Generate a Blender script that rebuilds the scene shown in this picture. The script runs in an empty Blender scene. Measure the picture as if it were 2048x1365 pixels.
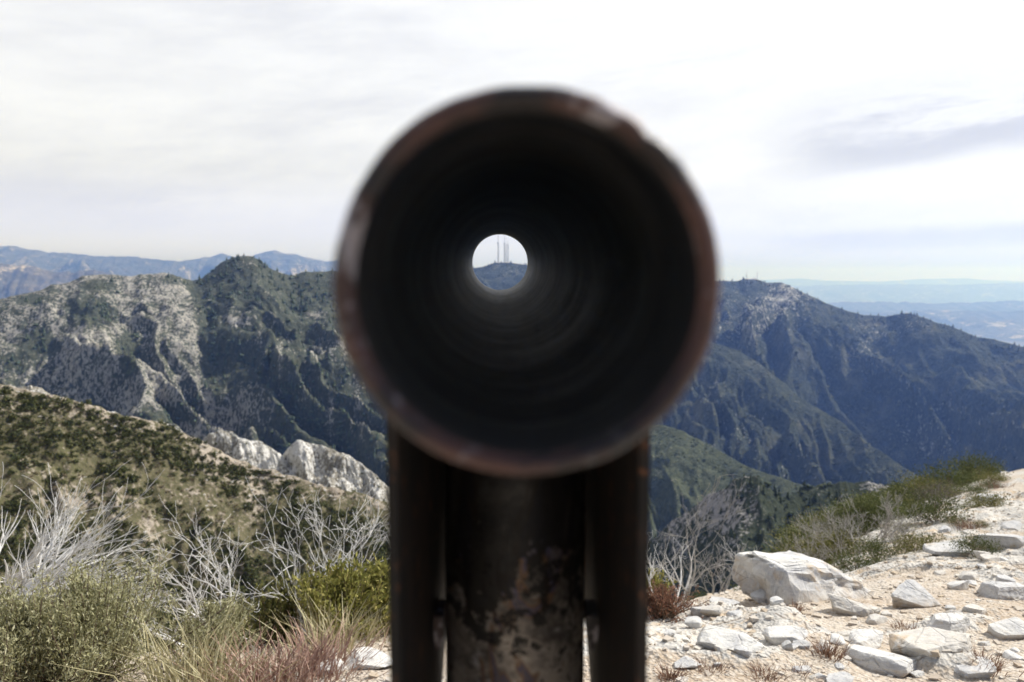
import bpy, math, random
import numpy as np
from mathutils import Vector, Matrix

random.seed(7)
RNG = np.random.default_rng(11)
SC = bpy.context.scene
COL = SC.collection
R = math.radians

# ------------------------------------------------------------------ camera frame (2048 x 1365 photograph)
F = 1593.0
CAMZ = 1.5
HOR = 560.0
TH = math.atan((682.5 - HOR) / F)
FWD = np.array([0, math.cos(TH), -math.sin(TH)])
UP = np.array([0, math.sin(TH), math.cos(TH)])
RT = np.array([1.0, 0, 0])
CAM = np.array([0, 0, CAMZ])


def at(px, py, y):
    """World point on the sight line of a photo point, at horizontal distance y."""
    d = FWD + RT * (px - 1024) / F + UP * (682.5 - py) / F
    return CAM + d * (y / d[1])


def project(P):
    q = P - CAM
    w = q @ FWD
    return 1024 + F * (q @ RT) / w, 682.5 - F * (q @ UP) / w


# ------------------------------------------------------------------ numpy noise
def _h(ix, iy, iz, s):
    n = (ix.astype(np.int64) * 374761393 + iy.astype(np.int64) * 668265263 + iz.astype(np.int64) * 2147483647 + s * 974711) & 0x7fffffff
    n = ((n ^ (n >> 13)) * 1274126177) & 0x7fffffff
    n = ((n ^ (n >> 16)) * 60493) & 0x7fffffff
    return (n ^ (n >> 15)) % 65536 / 32767.5 - 1


def vn(x, y, z=0.0, s=0):
    x, y, z = np.broadcast_arrays(np.asarray(x, float), np.asarray(y, float), np.asarray(z, float))
    ix, iy, iz = np.floor(x), np.floor(y), np.floor(z)
    fx, fy, fz = x - ix, y - iy, z - iz
    fx, fy, fz = [t * t * t * (t * (t * 6 - 15) + 10) for t in (fx, fy, fz)]
    r = 0
    for a in (0, 1):
        for b in (0, 1):
            for c in (0, 1):
                w = (fx if a else 1 - fx) * (fy if b else 1 - fy) * (fz if c else 1 - fz)
                r = r + w * _h(ix + a, iy + b, iz + c, s)
    return r


def fbm(x, y, z=0.0, o=5, s=0, g=0.5):
    r, a, t = 0, 1.0, 0
    for k in range(o):
        r = r + a * vn(x * 2 ** k, y * 2 ** k, z * 2 ** k, s + k * 17)
        t += a
        a *= g
    return r / t


def ridged(x, y, z=0.0, o=4, s=0):
    r, a, t = 0, 1.0, 0
    for k in range(o):
        r = r + a * (1 - np.abs(vn(x * 2 ** k, y * 2 ** k, z * 2 ** k, s + k * 31)) * 2)
        t += a
        a *= 0.5
    return r / t


def sstep(a, b, x):
    t = np.clip((x - a) / (b - a), 0, 1)
    return t * t * (3 - 2 * t)


# ------------------------------------------------------------------ object helpers
def mesh_np(name, V, Fc, mat=None, smooth=False, attr=None):
    V = np.asarray(V, np.float32)
    Fc = np.asarray(Fc, np.int32)
    k = Fc.shape[1]
    me = bpy.data.meshes.new(name)
    me.vertices.add(len(V))
    me.vertices.foreach_set('co', V.ravel())
    me.loops.add(Fc.size)
    me.loops.foreach_set('vertex_index', Fc.ravel())
    me.polygons.add(len(Fc))
    me.polygons.foreach_set('loop_start', np.arange(0, Fc.size, k, dtype=np.int32))
    me.polygons.foreach_set('use_smooth', np.full(len(Fc), smooth, dtype=bool))
    me.update(calc_edges=True)
    if attr is not None:
        for an, av in attr.items():
            a = me.attributes.new(an, 'FLOAT', 'POINT')
            a.data.foreach_set('value', np.asarray(av, np.float32))
    if mat:
        me.materials.append(mat)
    return me


def link(name, me, parent=None, loc=None):
    o = bpy.data.objects.new(name, me)
    COL.objects.link(o)
    if parent:
        o.parent = parent
    if loc is not None:
        o.location = [float(c) for c in loc]
    return o


def tag(o, label=None, cat=None, group=None, kind=None):
    if label: o['label'] = label
    if cat: o['category'] = cat
    if group: o['group'] = group
    if kind: o['kind'] = kind
    return o


def empty(name, loc=(0, 0, 0), rz=0.0):
    o = bpy.data.objects.new(name, None)
    o.empty_display_size = 0.05
    COL.objects.link(o)
    o.location = [float(c) for c in loc]
    o.rotation_euler.z = rz
    return o


def copy_tree(o, parent=None):
    c = o.copy()
    COL.objects.link(c)
    if parent: c.parent = parent
    for ch in list(o.children):
        copy_tree(ch, c)
    return c


# ------------------------------------------------------------------ materials
class NT:
    def __init__(s, name):
        s.m = bpy.data.materials.new(name)
        s.m.use_nodes = True
        s.t = s.m.node_tree
        s.t.nodes.clear()
        s.out = s.n('ShaderNodeOutputMaterial')

    def n(s, typ, **kw):
        nd = s.t.nodes.new(typ)
        for k, v in kw.items():
            if k.startswith('i_'):
                nd.inputs[k[2:].replace('_', ' ')].default_value = v
            else:
                setattr(nd, k, v)
        return nd

    def l(s, a, b):
        s.t.links.new(a, b)

    def val(s, x, sock):
        if isinstance(x, (int, float)):
            sock.default_value = x
        elif isinstance(x, (tuple, list)):
            sock.default_value = (*x, 1) if len(x) == 3 and len(sock.default_value) == 4 else x
        else:
            s.l(x, sock)

    def noise(s, scale, vec=None, detail=5, rough=0.55, dist=0.0):
        nd = s.n('ShaderNodeTexNoise')
        nd.inputs['Scale'].default_value = scale
        nd.inputs['Detail'].default_value = detail
        nd.inputs['Roughness'].default_value = rough
        nd.inputs['Distortion'].default_value = dist
        if vec is not None: s.l(vec, nd.inputs['Vector'])
        return nd.outputs['Fac']

    def vor(s, scale, vec=None, feature='F1', out='Distance'):
        nd = s.n('ShaderNodeTexVoronoi', feature=feature)
        nd.inputs['Scale'].default_value = scale
        if vec is not None: s.l(vec, nd.inputs['Vector'])
        return nd.outputs[out]

    def coord(s, kind='Object', scale=None, rot=None):
        tc = s.n('ShaderNodeTexCoord').outputs[kind]
        if scale is None and rot is None: return tc
        mp = s.n('ShaderNodeMapping')
        s.l(tc, mp.inputs['Vector'])
        if scale: mp.inputs['Scale'].default_value = scale
        if rot: mp.inputs['Rotation'].default_value = rot
        return mp.outputs['Vector']

    def ramp(s, fac, a, b, lo=0.0, hi=1.0):
        nd = s.n('ShaderNodeMapRange', interpolation_type='SMOOTHSTEP')
        s.val(fac, nd.inputs['Value'])
        nd.inputs['From Min'].default_value = a
        nd.inputs['From Max'].default_value = b
        nd.inputs['To Min'].default_value = lo
        nd.inputs['To Max'].default_value = hi
        return nd.outputs['Result']

    def math(s, op, a, b=0.0, c=0.0):
        nd = s.n('ShaderNodeMath', operation=op)
        s.val(a, nd.inputs[0]); s.val(b, nd.inputs[1]); s.val(c, nd.inputs[2])
        return nd.outputs[0]

    def mix(s, fac, a, b, mode='MIX'):
        nd = s.n('ShaderNodeMix', data_type='RGBA', blend_type=mode)
        s.val(fac, nd.inputs['Factor'])
        s.val(a, nd.inputs['A'] if False else nd.inputs[6])
        s.val(b, nd.inputs[7])
        return nd.outputs[2]

    def attr(s, name):
        return s.n('ShaderNodeAttribute', attribute_name=name).outputs['Fac']

    def island(s):
        return s.n('ShaderNodeNewGeometry').outputs['Random Per Island']

    def bump(s, h, strength=0.5, dist=0.01, prev=None):
        nd = s.n('ShaderNodeBump')
        nd.inputs['Strength'].default_value = strength
        nd.inputs['Distance'].default_value = dist
        s.l(h, nd.inputs['Height'])
        if prev is not None: s.l(prev, nd.inputs['Normal'])
        return nd.outputs['Normal']

    def surf(s, col, rough=0.85, metal=0.0, normal=None, spec=0.3, trans=0.0, back=None):
        b = s.n('ShaderNodeBsdfPrincipled')
        s.val(col, b.inputs['Base Color']); s.val(rough, b.inputs['Roughness']); s.val(metal, b.inputs['Metallic'])
        s.val(spec, b.inputs['Specular IOR Level'])
        if normal is not None: s.l(normal, b.inputs['Normal'])
        sh = b.outputs[0]
        if trans > 0:
            t = s.n('ShaderNodeBsdfTranslucent')
            s.val(col, t.inputs['Color'])
            mx = s.n('ShaderNodeMixShader')
            mx.inputs[0].default_value = trans
            s.l(sh, mx.inputs[1]); s.l(t.outputs[0], mx.inputs[2])
            sh = mx.outputs[0]
        s.l(sh, s.out.inputs['Surface'])
        return s.m


def foliage_mat(name, a, b, c, trans=0.25, rough=0.75):
    m = NT(name)
    i = m.island()
    col = m.mix(m.ramp(i, 0.0, 0.6), a, b)
    col = m.mix(m.ramp(i, 0.75, 1.0), col, c)
    return m.surf(col, rough, spec=0.15, trans=trans)


def wood_mat(name, a, b, scale=9):
    m = NT(name)
    n = m.noise(scale, m.coord('Object', (1, 1, .35)), 6, .7)
    return m.surf(m.mix(m.ramp(n, .35, .68), a, b), .8, spec=0.2)


def mountain_mat(name, vegA, vegB, rockA, rockB, sc, bd, lat=(0.3, 0.3, 0.3)):
    """rock attribute = share of bare rock; the noise breaks its edge."""
    m = NT(name)
    v = m.coord('Object', (1, 1, .55))
    r = m.attr('rock')
    n1 = m.noise(sc * 2.2, v, 8, .68, .4)
    n2 = m.noise(sc * 9, v, 6, .7)
    n3 = m.noise(sc * .6, v, 4, .6)
    mask = m.ramp(m.math('ADD', m.math('ADD', r, m.math('MULTIPLY_ADD', n1, 1.3, -.65)), m.math('MULTIPLY_ADD', n2, 2.0, -1.0)), .40, .66)
    veg = m.mix(m.ramp(n2, .35, .68), vegA, vegB)
    veg = m.mix(m.ramp(n3, .5, .75), veg, lat)
    rock = m.mix(m.ramp(m.noise(sc * 5, v, 8, .75), .32, .66), rockA, rockB)
    col = m.mix(mask, veg, rock)
    h = m.math('ADD', m.math('MULTIPLY', n2, .6), n1)
    nor = m.bump(h, 1.0, bd)
    return m.surf(col, .95, normal=nor, spec=0.05)


def granite_mat(name, base=(.56, .54, .51), grey=(.36, .36, .37), tan=(.50, .36, .21), sc=1.0, tanlow=True):
    m = NT(name)
    v = m.coord('Object')
    n1 = m.noise(5 * sc, v, 8, .65, .6)
    n2 = m.noise(38 * sc, v, 6, .7)
    st = m.noise(2.2 * sc, m.coord('Object', (1, 1.6, 4.5), (.3, .2, .5)), 7, .65, .8)
    col = m.mix(m.ramp(st, .42, .62), base, grey)
    col = m.mix(m.ramp(n2, .38, .7, 0, .55), col, (.66, .64, .60))
    tn = m.ramp(n1, .52, .68, 0, .85)
    col = m.mix(tn, col, tan)
    crack = m.ramp(m.vor(4.2 * sc, m.coord('Object', (1, .8, 1.5)), 'DISTANCE_TO_EDGE'), .0, .018)
    cm = m.math('MULTIPLY', m.math('SUBTRACT', 1.0, crack), m.ramp(n1, .45, .6))
    col = m.mix(m.math('MULTIPLY', cm, .6), col, (.14, .12, .10))
    gz = m.n('ShaderNodeSeparateXYZ'); m.l(m.coord('Generated'), gz.inputs[0])
    dirt = m.ramp(m.math('ADD', gz.outputs[2], m.math('MULTIPLY_ADD', n1, 1.3, -.65)), .32, .66, .9, 0)
    col = m.mix(dirt, col, (.44, .345, .245))
    lich = m.ramp(m.noise(16 * sc, m.coord('Object', (1, 1, .6), (.4, .1, 0)), 8, .75), .57, .66, 0, .75)
    col = m.mix(lich, col, (.17, .165, .155))
    speck = m.ramp(m.noise(190 * sc, v, 2, .5), .62, .7)
    col = m.mix(m.math('MULTIPLY', speck, .4), col, (.15, .15, .15))
    nor = m.bump(m.math('ADD', m.math('MULTIPLY', n2, .5), n1), .8, .012 / sc)
    nor = m.bump(crack, .5, .006, nor)
    return m.surf(col, .85, normal=nor, spec=0.2)


# ------------------------------------------------------------------ ridge terrain
def spline(pts, n):
    P = np.array(pts, float)
    d = np.r_[0, np.cumsum(np.abs(np.diff(P[:, 0])))]
    t = np.linspace(0, d[-1], n)
    # monotone-ish smooth: linear interpolation then small blur
    out = np.stack([np.interp(t, d, P[:, k]) for k in range(3)], 1)
    return out


def ridge(name, crest, mat, nu, nv, dirf, Lf, slope, Lb, sb, spur, sfreq, lean=0.0, rough=0.0, rfreq=0.0, seed=0,
          rockfn=None, crestrough=0.0, shelf=0.0, p=1.0, midamp=0.0, worn=()):
    """A mountain: crest line, front and back slopes, spurs and gullies that grow downhill."""
    c = spline(crest, nu)
    W = np.array([at(a, b, y) for a, b, y in c])
    W[:, 2] += crestrough * fbm(W[:, 0] * 24 / Lf, W[:, 1] * 24 / Lf, 0, 5, seed + 90, .62)
    arc = np.r_[0, np.cumsum(np.hypot(np.diff(W[:, 0]), np.diff(W[:, 1])))]
    nb = nv // 4
    tv = np.r_[-np.linspace(1, 0, nb, endpoint=False) ** 1.3 * Lb, np.linspace(0, 1, nv) ** 1.15 * Lf]
    U, Vv = np.meshgrid(arc, tv, indexing='ij')
    d = np.array(dirf, float); d /= np.linalg.norm(d)
    X = W[:, 0][:, None] + Vv * d[0]
    Y = W[:, 1][:, None] + Vv * d[1]
    av = np.abs(Vv)
    fr = np.clip(av / Lf, 0, 1)
    drop = np.where(Vv >= 0, slope * Lf * fr ** p, sb * av)
    grow = sstep(0, .45, fr) * np.where(Vv >= 0, 1.0, .3)
    bk_ = np.where(Vv >= 0, 1.0, .25)
    wob = fbm(U * sfreq * .7, Vv * sfreq * .8, 3.3, 3, seed + 5)
    uu = U * sfreq + wob * .9 + lean * Vv * sfreq
    sp = ridged(uu, Vv * sfreq * .22, 0, 3, seed + 1)
    Z = W[:, 2][:, None] - drop + spur * grow * (sp - .55)
    if midamp:
        Z = Z + midamp * bk_ * sstep(0, .3, fr) * (ridged(uu * 3.1, Vv * sfreq * .9, 4, 3, seed + 8) - .5)
    if rough:
        Z = Z + rough * bk_ * sstep(0, .06, fr) * fbm(X * rfreq, Y * rfreq, Z * rfreq * .5, 5, seed + 40, .6)
    for wx, wy, wr, wz in worn:
        Z = Z - wz * np.exp(-((X - wx) ** 2 + (Y - wy) ** 2) / wr ** 2)
    V = np.stack([X, Y, Z], 2).reshape(-1, 3)
    a, b = X.shape
    idx = np.arange(a * b).reshape(a, b)
    Fc = np.stack([idx[:-1, :-1], idx[:-1, 1:], idx[1:, 1:], idx[1:, :-1]], 2).reshape(-1, 4)
    px, py = project(V)
    rock = rockfn(V, px, py, (sp - .55).reshape(-1), fr.reshape(-1)) if rockfn else np.zeros(len(V))
    # upward facing winding
    A, B, C2 = V[Fc[0, 0]], V[Fc[0, 1]], V[Fc[0, 2]]
    if np.cross(B - A, C2 - A)[2] < 0: Fc = Fc[:, ::-1]
    me = mesh_np(name, V, Fc, mat, True, {'rock': rock})
    o = tag(link(name, me), kind='structure')
    return o, V.reshape(a, b, 3), rock.reshape(a, b)


def clump_template(kind, seed):
    """Small crowns for far vegetation: jittered shells with uneven outlines."""
    r = np.random.default_rng(seed)
    g = (1 + 5 ** .5) / 2
    v = np.array([(-1, g, 0), (1, g, 0), (-1, -g, 0), (1, -g, 0), (0, -1, g), (0, 1, g), (0, -1, -g), (0, 1, -g), (g, 0, -1), (g, 0, 1), (-g, 0, -1), (-g, 0, 1)], float)
    v /= np.linalg.norm(v[0])
    f = np.array([(0, 11, 5), (0, 5, 1), (0, 1, 7), (0, 7, 10), (0, 10, 11), (1, 5, 9), (5, 11, 4), (11, 10, 2), (10, 7, 6), (7, 1, 8), (3, 9, 4), (3, 4, 2), (3, 2, 6), (3, 6, 8), (3, 8, 9), (4, 9, 5), (2, 4, 11), (6, 2, 10), (8, 6, 7), (9, 8, 1)])
    Vs, Fs, k = [], [], 0
    n = 4 if kind == 'bush' else 5
    for i in range(n):
        s = r.uniform(.35, .62)
        if kind == 'bush':
            c = np.array([r.uniform(-.5, .5), r.uniform(-.5, .5), r.uniform(.15, .5)])
            sc = np.array([s, s, s * .8])
        else:
            h = i / (n - 1)
            c = np.array([r.uniform(-.08, .08), r.uniform(-.08, .08), .25 + h * 1.5])
            w = .52 * (1 - h) + .12
            sc = np.array([w, w, .36])
        vv = v * (1 + r.uniform(-.32, .32, (12, 1))) * sc + c
        Vs.append(vv); Fs.append(f + k); k += 12
    return np.concatenate(Vs), np.concatenate(Fs)


def leafy_template(seed, nleaf=110, leaf=.13, flat=.75):
    """A shrub crown as many loose leaf sprays through a lumpy volume."""
    r = np.random.default_rng(seed)
    cs = r.normal(0, .33, (7, 3)); cs[:, 2] = np.abs(cs[:, 2]) * flat + .18
    c = cs[r.integers(0, 7, nleaf)] + r.normal(0, .17, (nleaf, 3))
    c[:, 2] = np.maximum(c[:, 2], .03)
    a = r.normal(0, 1, (nleaf, 3)); a /= np.linalg.norm(a, axis=1)[:, None]
    b = np.cross(a, r.normal(0, 1, (nleaf, 3))); b /= np.linalg.norm(b, axis=1)[:, None]
    s = leaf * r.uniform(.6, 1.5, (nleaf, 1))
    V = np.stack([c - a * s, c + b * s * .7, c + a * s, c - b * s * .7], 1).reshape(-1, 3)
    return V, np.arange(nleaf * 4).reshape(-1, 4)


def scatter(name, pts, scale, temps, mat, label, cat, zs=1.0, parent=None, seed=1):
    r = np.random.default_rng(seed)
    Vs, Fs, k = [], [], 0
    ti = r.integers(0, len(temps), len(pts))
    for t, (tv, tf) in enumerate(temps):
        sel = np.where(ti == t)[0]
        if not len(sel): continue
        ang = r.uniform(0, 2 * math.pi, len(sel))
        ca, sa = np.cos(ang)[:, None], np.sin(ang)[:, None]
        x = tv[None, :, 0] * ca - tv[None, :, 1] * sa
        y = tv[None, :, 0] * sa + tv[None, :, 1] * ca
        z = np.repeat(tv[None, :, 2], len(sel), 0) * zs
        s = scale[sel][:, None]
        V = np.stack([x * s, y * s, z * s], 2) + pts[sel][:, None, :]
        Vs.append(V.reshape(-1, 3))
        Fs.append((tf[None] + (np.arange(len(sel)) * len(tv))[:, None, None]).reshape(-1, tf.shape[1]) + k)
        k += len(sel) * len(tv)
    me = mesh_np(name, np.concatenate(Vs), np.concatenate(Fs), mat, False)
    o = link(name, me, parent)
    tag(o, label, cat, None, 'stuff')
    return o


def pick(grid, n, weight, seed, frontv=None):
    """Random points on a terrain grid, chosen by weight."""
    r = np.random.default_rng(seed)
    a, b, _ = grid.shape
    G = grid[:-1, :-1]
    # area weight in plan
    du = np.linalg.norm(grid[1:, :-1] - G, axis=2); dv = np.linalg.norm(grid[:-1, 1:] - G, axis=2)
    w = (du * dv * np.clip(weight[:-1, :-1], 0, None)).ravel()
    w /= w.sum()
    i = r.choice(len(w), n, p=w)
    iu, iv = np.unravel_index(i, (a - 1, b - 1))
    s, t = r.random((n, 1)), r.random((n, 1))
    P = grid[iu, iv] * (1 - s) * (1 - t) + grid[iu + 1, iv] * s * (1 - t) + grid[iu, iv + 1] * (1 - s) * t + grid[iu + 1, iv + 1] * s * t
    return P


# ================================================================== FAR TERRAIN
def gauss(px, py, cx, cy, sx, sy):
    return np.exp(-((px - cx) / sx) ** 2 - ((py - cy) / sy) ** 2)


# valley plain out to the horizon
m = NT('valley_haze_plain')
v = m.coord('Object', (1, .35, 1))
col = m.mix(m.ramp(m.noise(.00035, v, 8, .65), .42, .6), (.05, .055, .055), (.15, .145, .14))
col = m.mix(m.ramp(m.noise(.0007, m.coord('Object', (.35, 1.2, 1)), 7, .65), .58, .66), col, (.62, .6, .58))
plain_mat = m.surf(col, .95, spec=0.05)
ZP = -900.0
n = 60
xs = np.linspace(-1, 1, n); gx, gy = np.meshgrid(np.sign(xs) * np.abs(xs) ** 1.6 * 45900, np.linspace(-1, 1, n) * 45900, indexing='ij')
idx = np.arange(n * n).reshape(n, n)
Vp = np.stack([gx, gy, np.full_like(gx, ZP)], 2).reshape(-1, 3)
tag(link('valley_plain', mesh_np('valley_plain', Vp, np.stack([idx[:-1, :-1], idx[1:, :-1], idx[1:, 1:], idx[:-1, 1:]], 2).reshape(-1, 4), plain_mat)), kind='structure')

far_mat = mountain_mat('hazy_far_slopes', (.06, .065, .05), (.13, .12, .10), (.30, .27, .24), (.42, .38, .34), .0006, 120, (.15, .14, .12))

def rk_far(V, px, py, sp, fr): return .28 + .35 * sp

ridge('distant_hills', [(900, 574, 33000), (1400, 571, 33000), (1590, 573, 33000), (1680, 570, 33000), (1800, 569, 33000), (1900, 570, 33000), (2048, 566, 32000), (2300, 562, 32000)],
      far_mat, 200, 30, (0, -1), 6000, .14, 4000, .2, 300, .0003, seed=3, rockfn=lambda V, px, py, sp, fr: np.full(len(V), .3), crestrough=30)
ridge('distant_peaks', [(700, 564, 43000), (1440, 563, 43000), (1550, 560, 43000), (1600, 557, 43000), (1640, 561, 43000), (1760, 564, 43000), (1850, 558, 43000), (1930, 557, 43000), (1990, 562, 43000), (2300, 566, 43000)],
      far_mat, 160, 16, (0, -1), 6000, .2, 4000, .2, 200, .0003, seed=4, rockfn=lambda V, px, py, sp, fr: np.full(len(V), .3), crestrough=30)
for k, (hy, hd, hx) in enumerate([(604, 19000, 1500), (622, 15000, 1350)]):
    ridge('valley_hills', [(hx, hy + 12, hd), (hx + 150, hy + 2, hd), (hx + 260, hy, hd), (hx + 400, hy + 3, hd), (hx + 520, hy - 1, hd), (2200, hy + 1, hd), (2500, hy + 2, hd)],
          far_mat, 200, 24, (0, -1), 3500, .12, 3000, .15, 200, .0006, seed=30 + k, rockfn=rk_far, crestrough=60)

ridge('far_mountain_range', [(-260, 500, 15000), (-60, 488, 15000), (0, 492, 15000), (20, 491, 15000), (60, 500, 15000), (90, 504, 15000), (140, 506, 15000), (180, 513, 15000), (235, 514, 15000), (262, 512, 15000), (310, 520, 15000), (350, 522, 15000),
                             (385, 520, 15500), (420, 515, 16000), (442, 507, 16000), (465, 513, 16000), (505, 513, 16000), (530, 505, 16000), (552, 501, 16000), (585, 509, 16000), (620, 515, 16000), (650, 521, 16000), (720, 523, 16000), (850, 540, 16000), (1000, 560, 16000)],
      far_mat, 420, 70, (.25, -1), 5200, .23, 3000, .3, 900, .0009, lean=.3, rough=120, rfreq=.002, seed=6, rockfn=rk_far, crestrough=40)
foot_mat = mountain_mat('hazy_foothill_slopes', (.07, .07, .055), (.15, .13, .10), (.42, .36, .30), (.5, .44, .38), .0022, 40, (.2, .17, .13))
ridge('foothills', [(-300, 540, 9000), (0, 528, 9000), (60, 533, 9000), (120, 545, 9000), (190, 540, 9000), (260, 556, 9000), (330, 575, 9000), (420, 600, 9000)],
      foot_mat, 260, 60, (.4, -1), 3200, .25, 2000, .3, 420, .0022, lean=.4, rough=80, rfreq=.004, seed=9, rockfn=lambda V, px, py, sp, fr: .38 + .4 * sp, crestrough=40)

# ---- big ridge with the radio masts
fm = mountain_mat('forested_slope_rock', (.034, .043, .032), (.09, .10, .07), (.36, .35, .33), (.58, .56, .53), .017, 16, (.15, .15, .105))


def rk_forest(V, px, py, sp, fr):
    r = .13 + .22 * sp
    r += .28 * gauss(px, py, 1490, 640, 60, 55) + .22 * gauss(px, py, 1740, 700, 60, 45) + .35 * gauss(px, py, 1570, 590, 45, 40)
    r += .3 * gauss(px, py, 1820, 640, 60, 30) + .28 * gauss(px, py, 1850, 880, 90, 80) + .25 * gauss(px, py, 1020, 545, 30, 12)
    return r


o, G, RK = ridge('forested_mountain', [(300, 620, 3700), (560, 590, 3600), (700, 566, 3500), (820, 548, 3450), (900, 541, 3420), (946, 536, 3400), (965, 534, 3400), (978, 530, 3400), (990, 526, 3400), (1010, 525, 3400), (1030, 527, 3400), (1056, 531, 3380), (1130, 540, 3350), (1250, 552, 3320), (1380, 561, 3300), (1440, 564, 3300),
                                       (1475, 562, 3300), (1488, 558, 3300), (1515, 559, 3300), (1533, 566, 3290), (1546, 566, 3280), (1562, 565, 3250), (1585, 575, 3200), (1612, 588, 3150), (1650, 606, 3080), (1664, 611, 3050), (1700, 623, 3000), (1722, 630, 2960), (1770, 634, 2900), (1792, 628, 2850),
                                       (1815, 625, 2820), (1840, 634, 2780), (1870, 645, 2740), (1900, 653, 2700), (1955, 675, 2640), (1985, 678, 2600), (2048, 694, 2520), (2200, 740, 2400), (2500, 830, 2200)],
                  fm, 520, 190, (-.12, -1), 1750, .27, 900, .5, 260, .0036, lean=.05, rough=30, rfreq=.012, seed=21, rockfn=rk_forest, crestrough=6, p=.92, midamp=80)
veg_far = foliage_mat('distant_chaparral', (.034, .046, .032), (.085, .098, .064), (.15, .155, .11), .0)
bush_t = [clump_template('bush', 100 + k) for k in range(6)]
con_t = [clump_template('con', 200 + k) for k in range(6)]
P = pick(G, 15000, np.where(np.arange(G.shape[1])[None, :] > 46, 1.15 - 1.6 * RK, .05), 5)
scatter('mountain_brush', P - [0, 0, 1.5], RNG.uniform(3.5, 8.5, len(P)), bush_t, veg_far, 'dark brush and low forest covering the large blue ridge on the right', 'brush', .9, seed=2)
P = pick(G, 500, np.where((np.arange(G.shape[1])[None, :] > 44) & (np.arange(G.shape[1])[None, :] < 58), 1.0, 0) + 0 * RK, 15)
scatter('crest_trees', P - [0, 0, 1], RNG.uniform(3.5, 7.5, len(P)), con_t, veg_far, 'small dark conifers along the crest of the ridge with the radio masts', 'trees', 1.0, seed=3)

# ---- nearer spurs of the canyon, right of the tube
def rk_spur(V, px, py, sp, fr): return .10 + .2 * sp + .2 * gauss(px, py, 1500, 850, 60, 60) + .25 * gauss(px, py, 1420, 790, 25, 30)

o, G, RK = ridge('canyon_spur', [(900, 720, 2600), (1150, 690, 2500), (1320, 683, 2400), (1400, 687, 2350), (1440, 690, 2300), (1478, 703, 2250), (1510, 722, 2200), (1550, 752, 2120), (1600, 795, 2050), (1640, 818, 1980), (1690, 850, 1900), (1740, 890, 1800), (1790, 925, 1700), (1850, 962, 1620), (1950, 1010, 1500)],
                  fm, 300, 140, (-.30, -1), 1000, .36, 500, .6, 120, .0062, lean=-.05, rough=18, rfreq=.016, seed=33, rockfn=rk_spur, crestrough=5, midamp=70)
P = pick(G, 7500, np.where(np.arange(G.shape[1])[None, :] > 34, 1.1 - 1.6 * RK, .05), 6)
scatter('spur_brush', P - [0, 0, 1], RNG.uniform(2.6, 6.0, len(P)), bush_t, veg_far, 'dark brush covering the middle spur below the large ridge', 'brush', .9, seed=4)

gm = mountain_mat('green_spur_slope', (.06, .072, .045), (.12, .13, .08), (.30, .28, .24), (.42, .40, .35), .022, 8, (.09, .10, .055))
o, G, RK = ridge('green_spur', [(1000, 800, 1350), (1200, 835, 1300), (1290, 848, 1250), (1325, 850, 1230), (1365, 862, 1200), (1410, 885, 1170), (1450, 910, 1140), (1500, 938, 1100), (1560, 955, 1060), (1620, 972, 1020), (1700, 1010, 960), (1800, 1060, 900)],
                  gm, 240, 130, (-.25, -1), 560, .42, 300, .6, 40, .012, lean=-.3, rough=9, rfreq=.03, seed=41, rockfn=lambda V, px, py, sp, fr: .10 + .25 * sp + .2 * gauss(px, py, 1320, 900, 40, 40), crestrough=3, midamp=12)
veg_mid = foliage_mat('canyon_brush_leaves', (.04, .055, .03), (.085, .10, .05), (.13, .14, .075), .1)
P = pick(G, 5500, np.where(np.arange(G.shape[1])[None, :] > 32, 1.1 - 1.3 * RK, .05), 7)
scatter('canyon_brush', P - [0, 0, .6], RNG.uniform(1.3, 3.4, len(P)), bush_t, veg_mid, 'green brush on the lower spur just right of the tube', 'brush', .9, seed=5)

# ---- rocky knoll
km = mountain_mat('knoll_rock', (.036, .045, .03), (.07, .08, .05), (.24, .225, .22), (.42, .40, .39), .055, 3.0, (.06, .065, .04))


def rk_knoll(V, px, py, sp, fr):
    return .30 + .45 * gauss(px, py, 1440, 1010, 60, 50) + .25 * gauss(px, py, 1340, 1075, 30, 40) + .5 * gauss(px, py, 1760, 975, 40, 14) + .2 * sp - .3 * gauss(px, py, 1600, 1010, 60, 45)


o, G, RK = ridge('knoll', [(1180, 1150, 520), (1300, 1085, 500), (1340, 1050, 490), (1380, 1020, 480), (1420, 995, 470), (1450, 975, 460), (1480, 953, 455), (1515, 950, 450), (1535, 962, 448), (1555, 985, 450), (1575, 990, 455), (1600, 978, 460), (1650, 966, 462), (1700, 962, 460), (1750, 968, 455), (1800, 980, 450), (1860, 990, 445), (1960, 1000, 440), (2150, 1000, 440)],
                  km, 280, 120, (-.2, -1), 260, .55, 160, .6, 24, .022, lean=-.2, rough=7, rfreq=.06, seed=51, rockfn=rk_knoll, crestrough=4, midamp=7)
veg_kn = foliage_mat('knoll_tree_leaves', (.028, .04, .026), (.055, .07, .038), (.10, .11, .06), .1)
P = pick(G, 2200, np.where(np.arange(G.shape[1])[None, :] > 28, np.clip(1.05 - 1.9 * RK, .03, 1), .0), 8)
scatter('knoll_trees', P - [0, 0, .5], RNG.uniform(.9, 2.8, len(P)), con_t + bush_t, veg_kn, 'dark conifers and brush covering the small rocky knoll in the canyon', 'trees', 1.1, seed=6)

# ---- rocky mountain on the left with the pointed peak
rm = mountain_mat('grey_cliff_slope', (.055, .066, .048), (.12, .125, .09), (.28, .26, .235), (.50, .475, .43), .032, 5, (.11, .115, .075))


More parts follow.
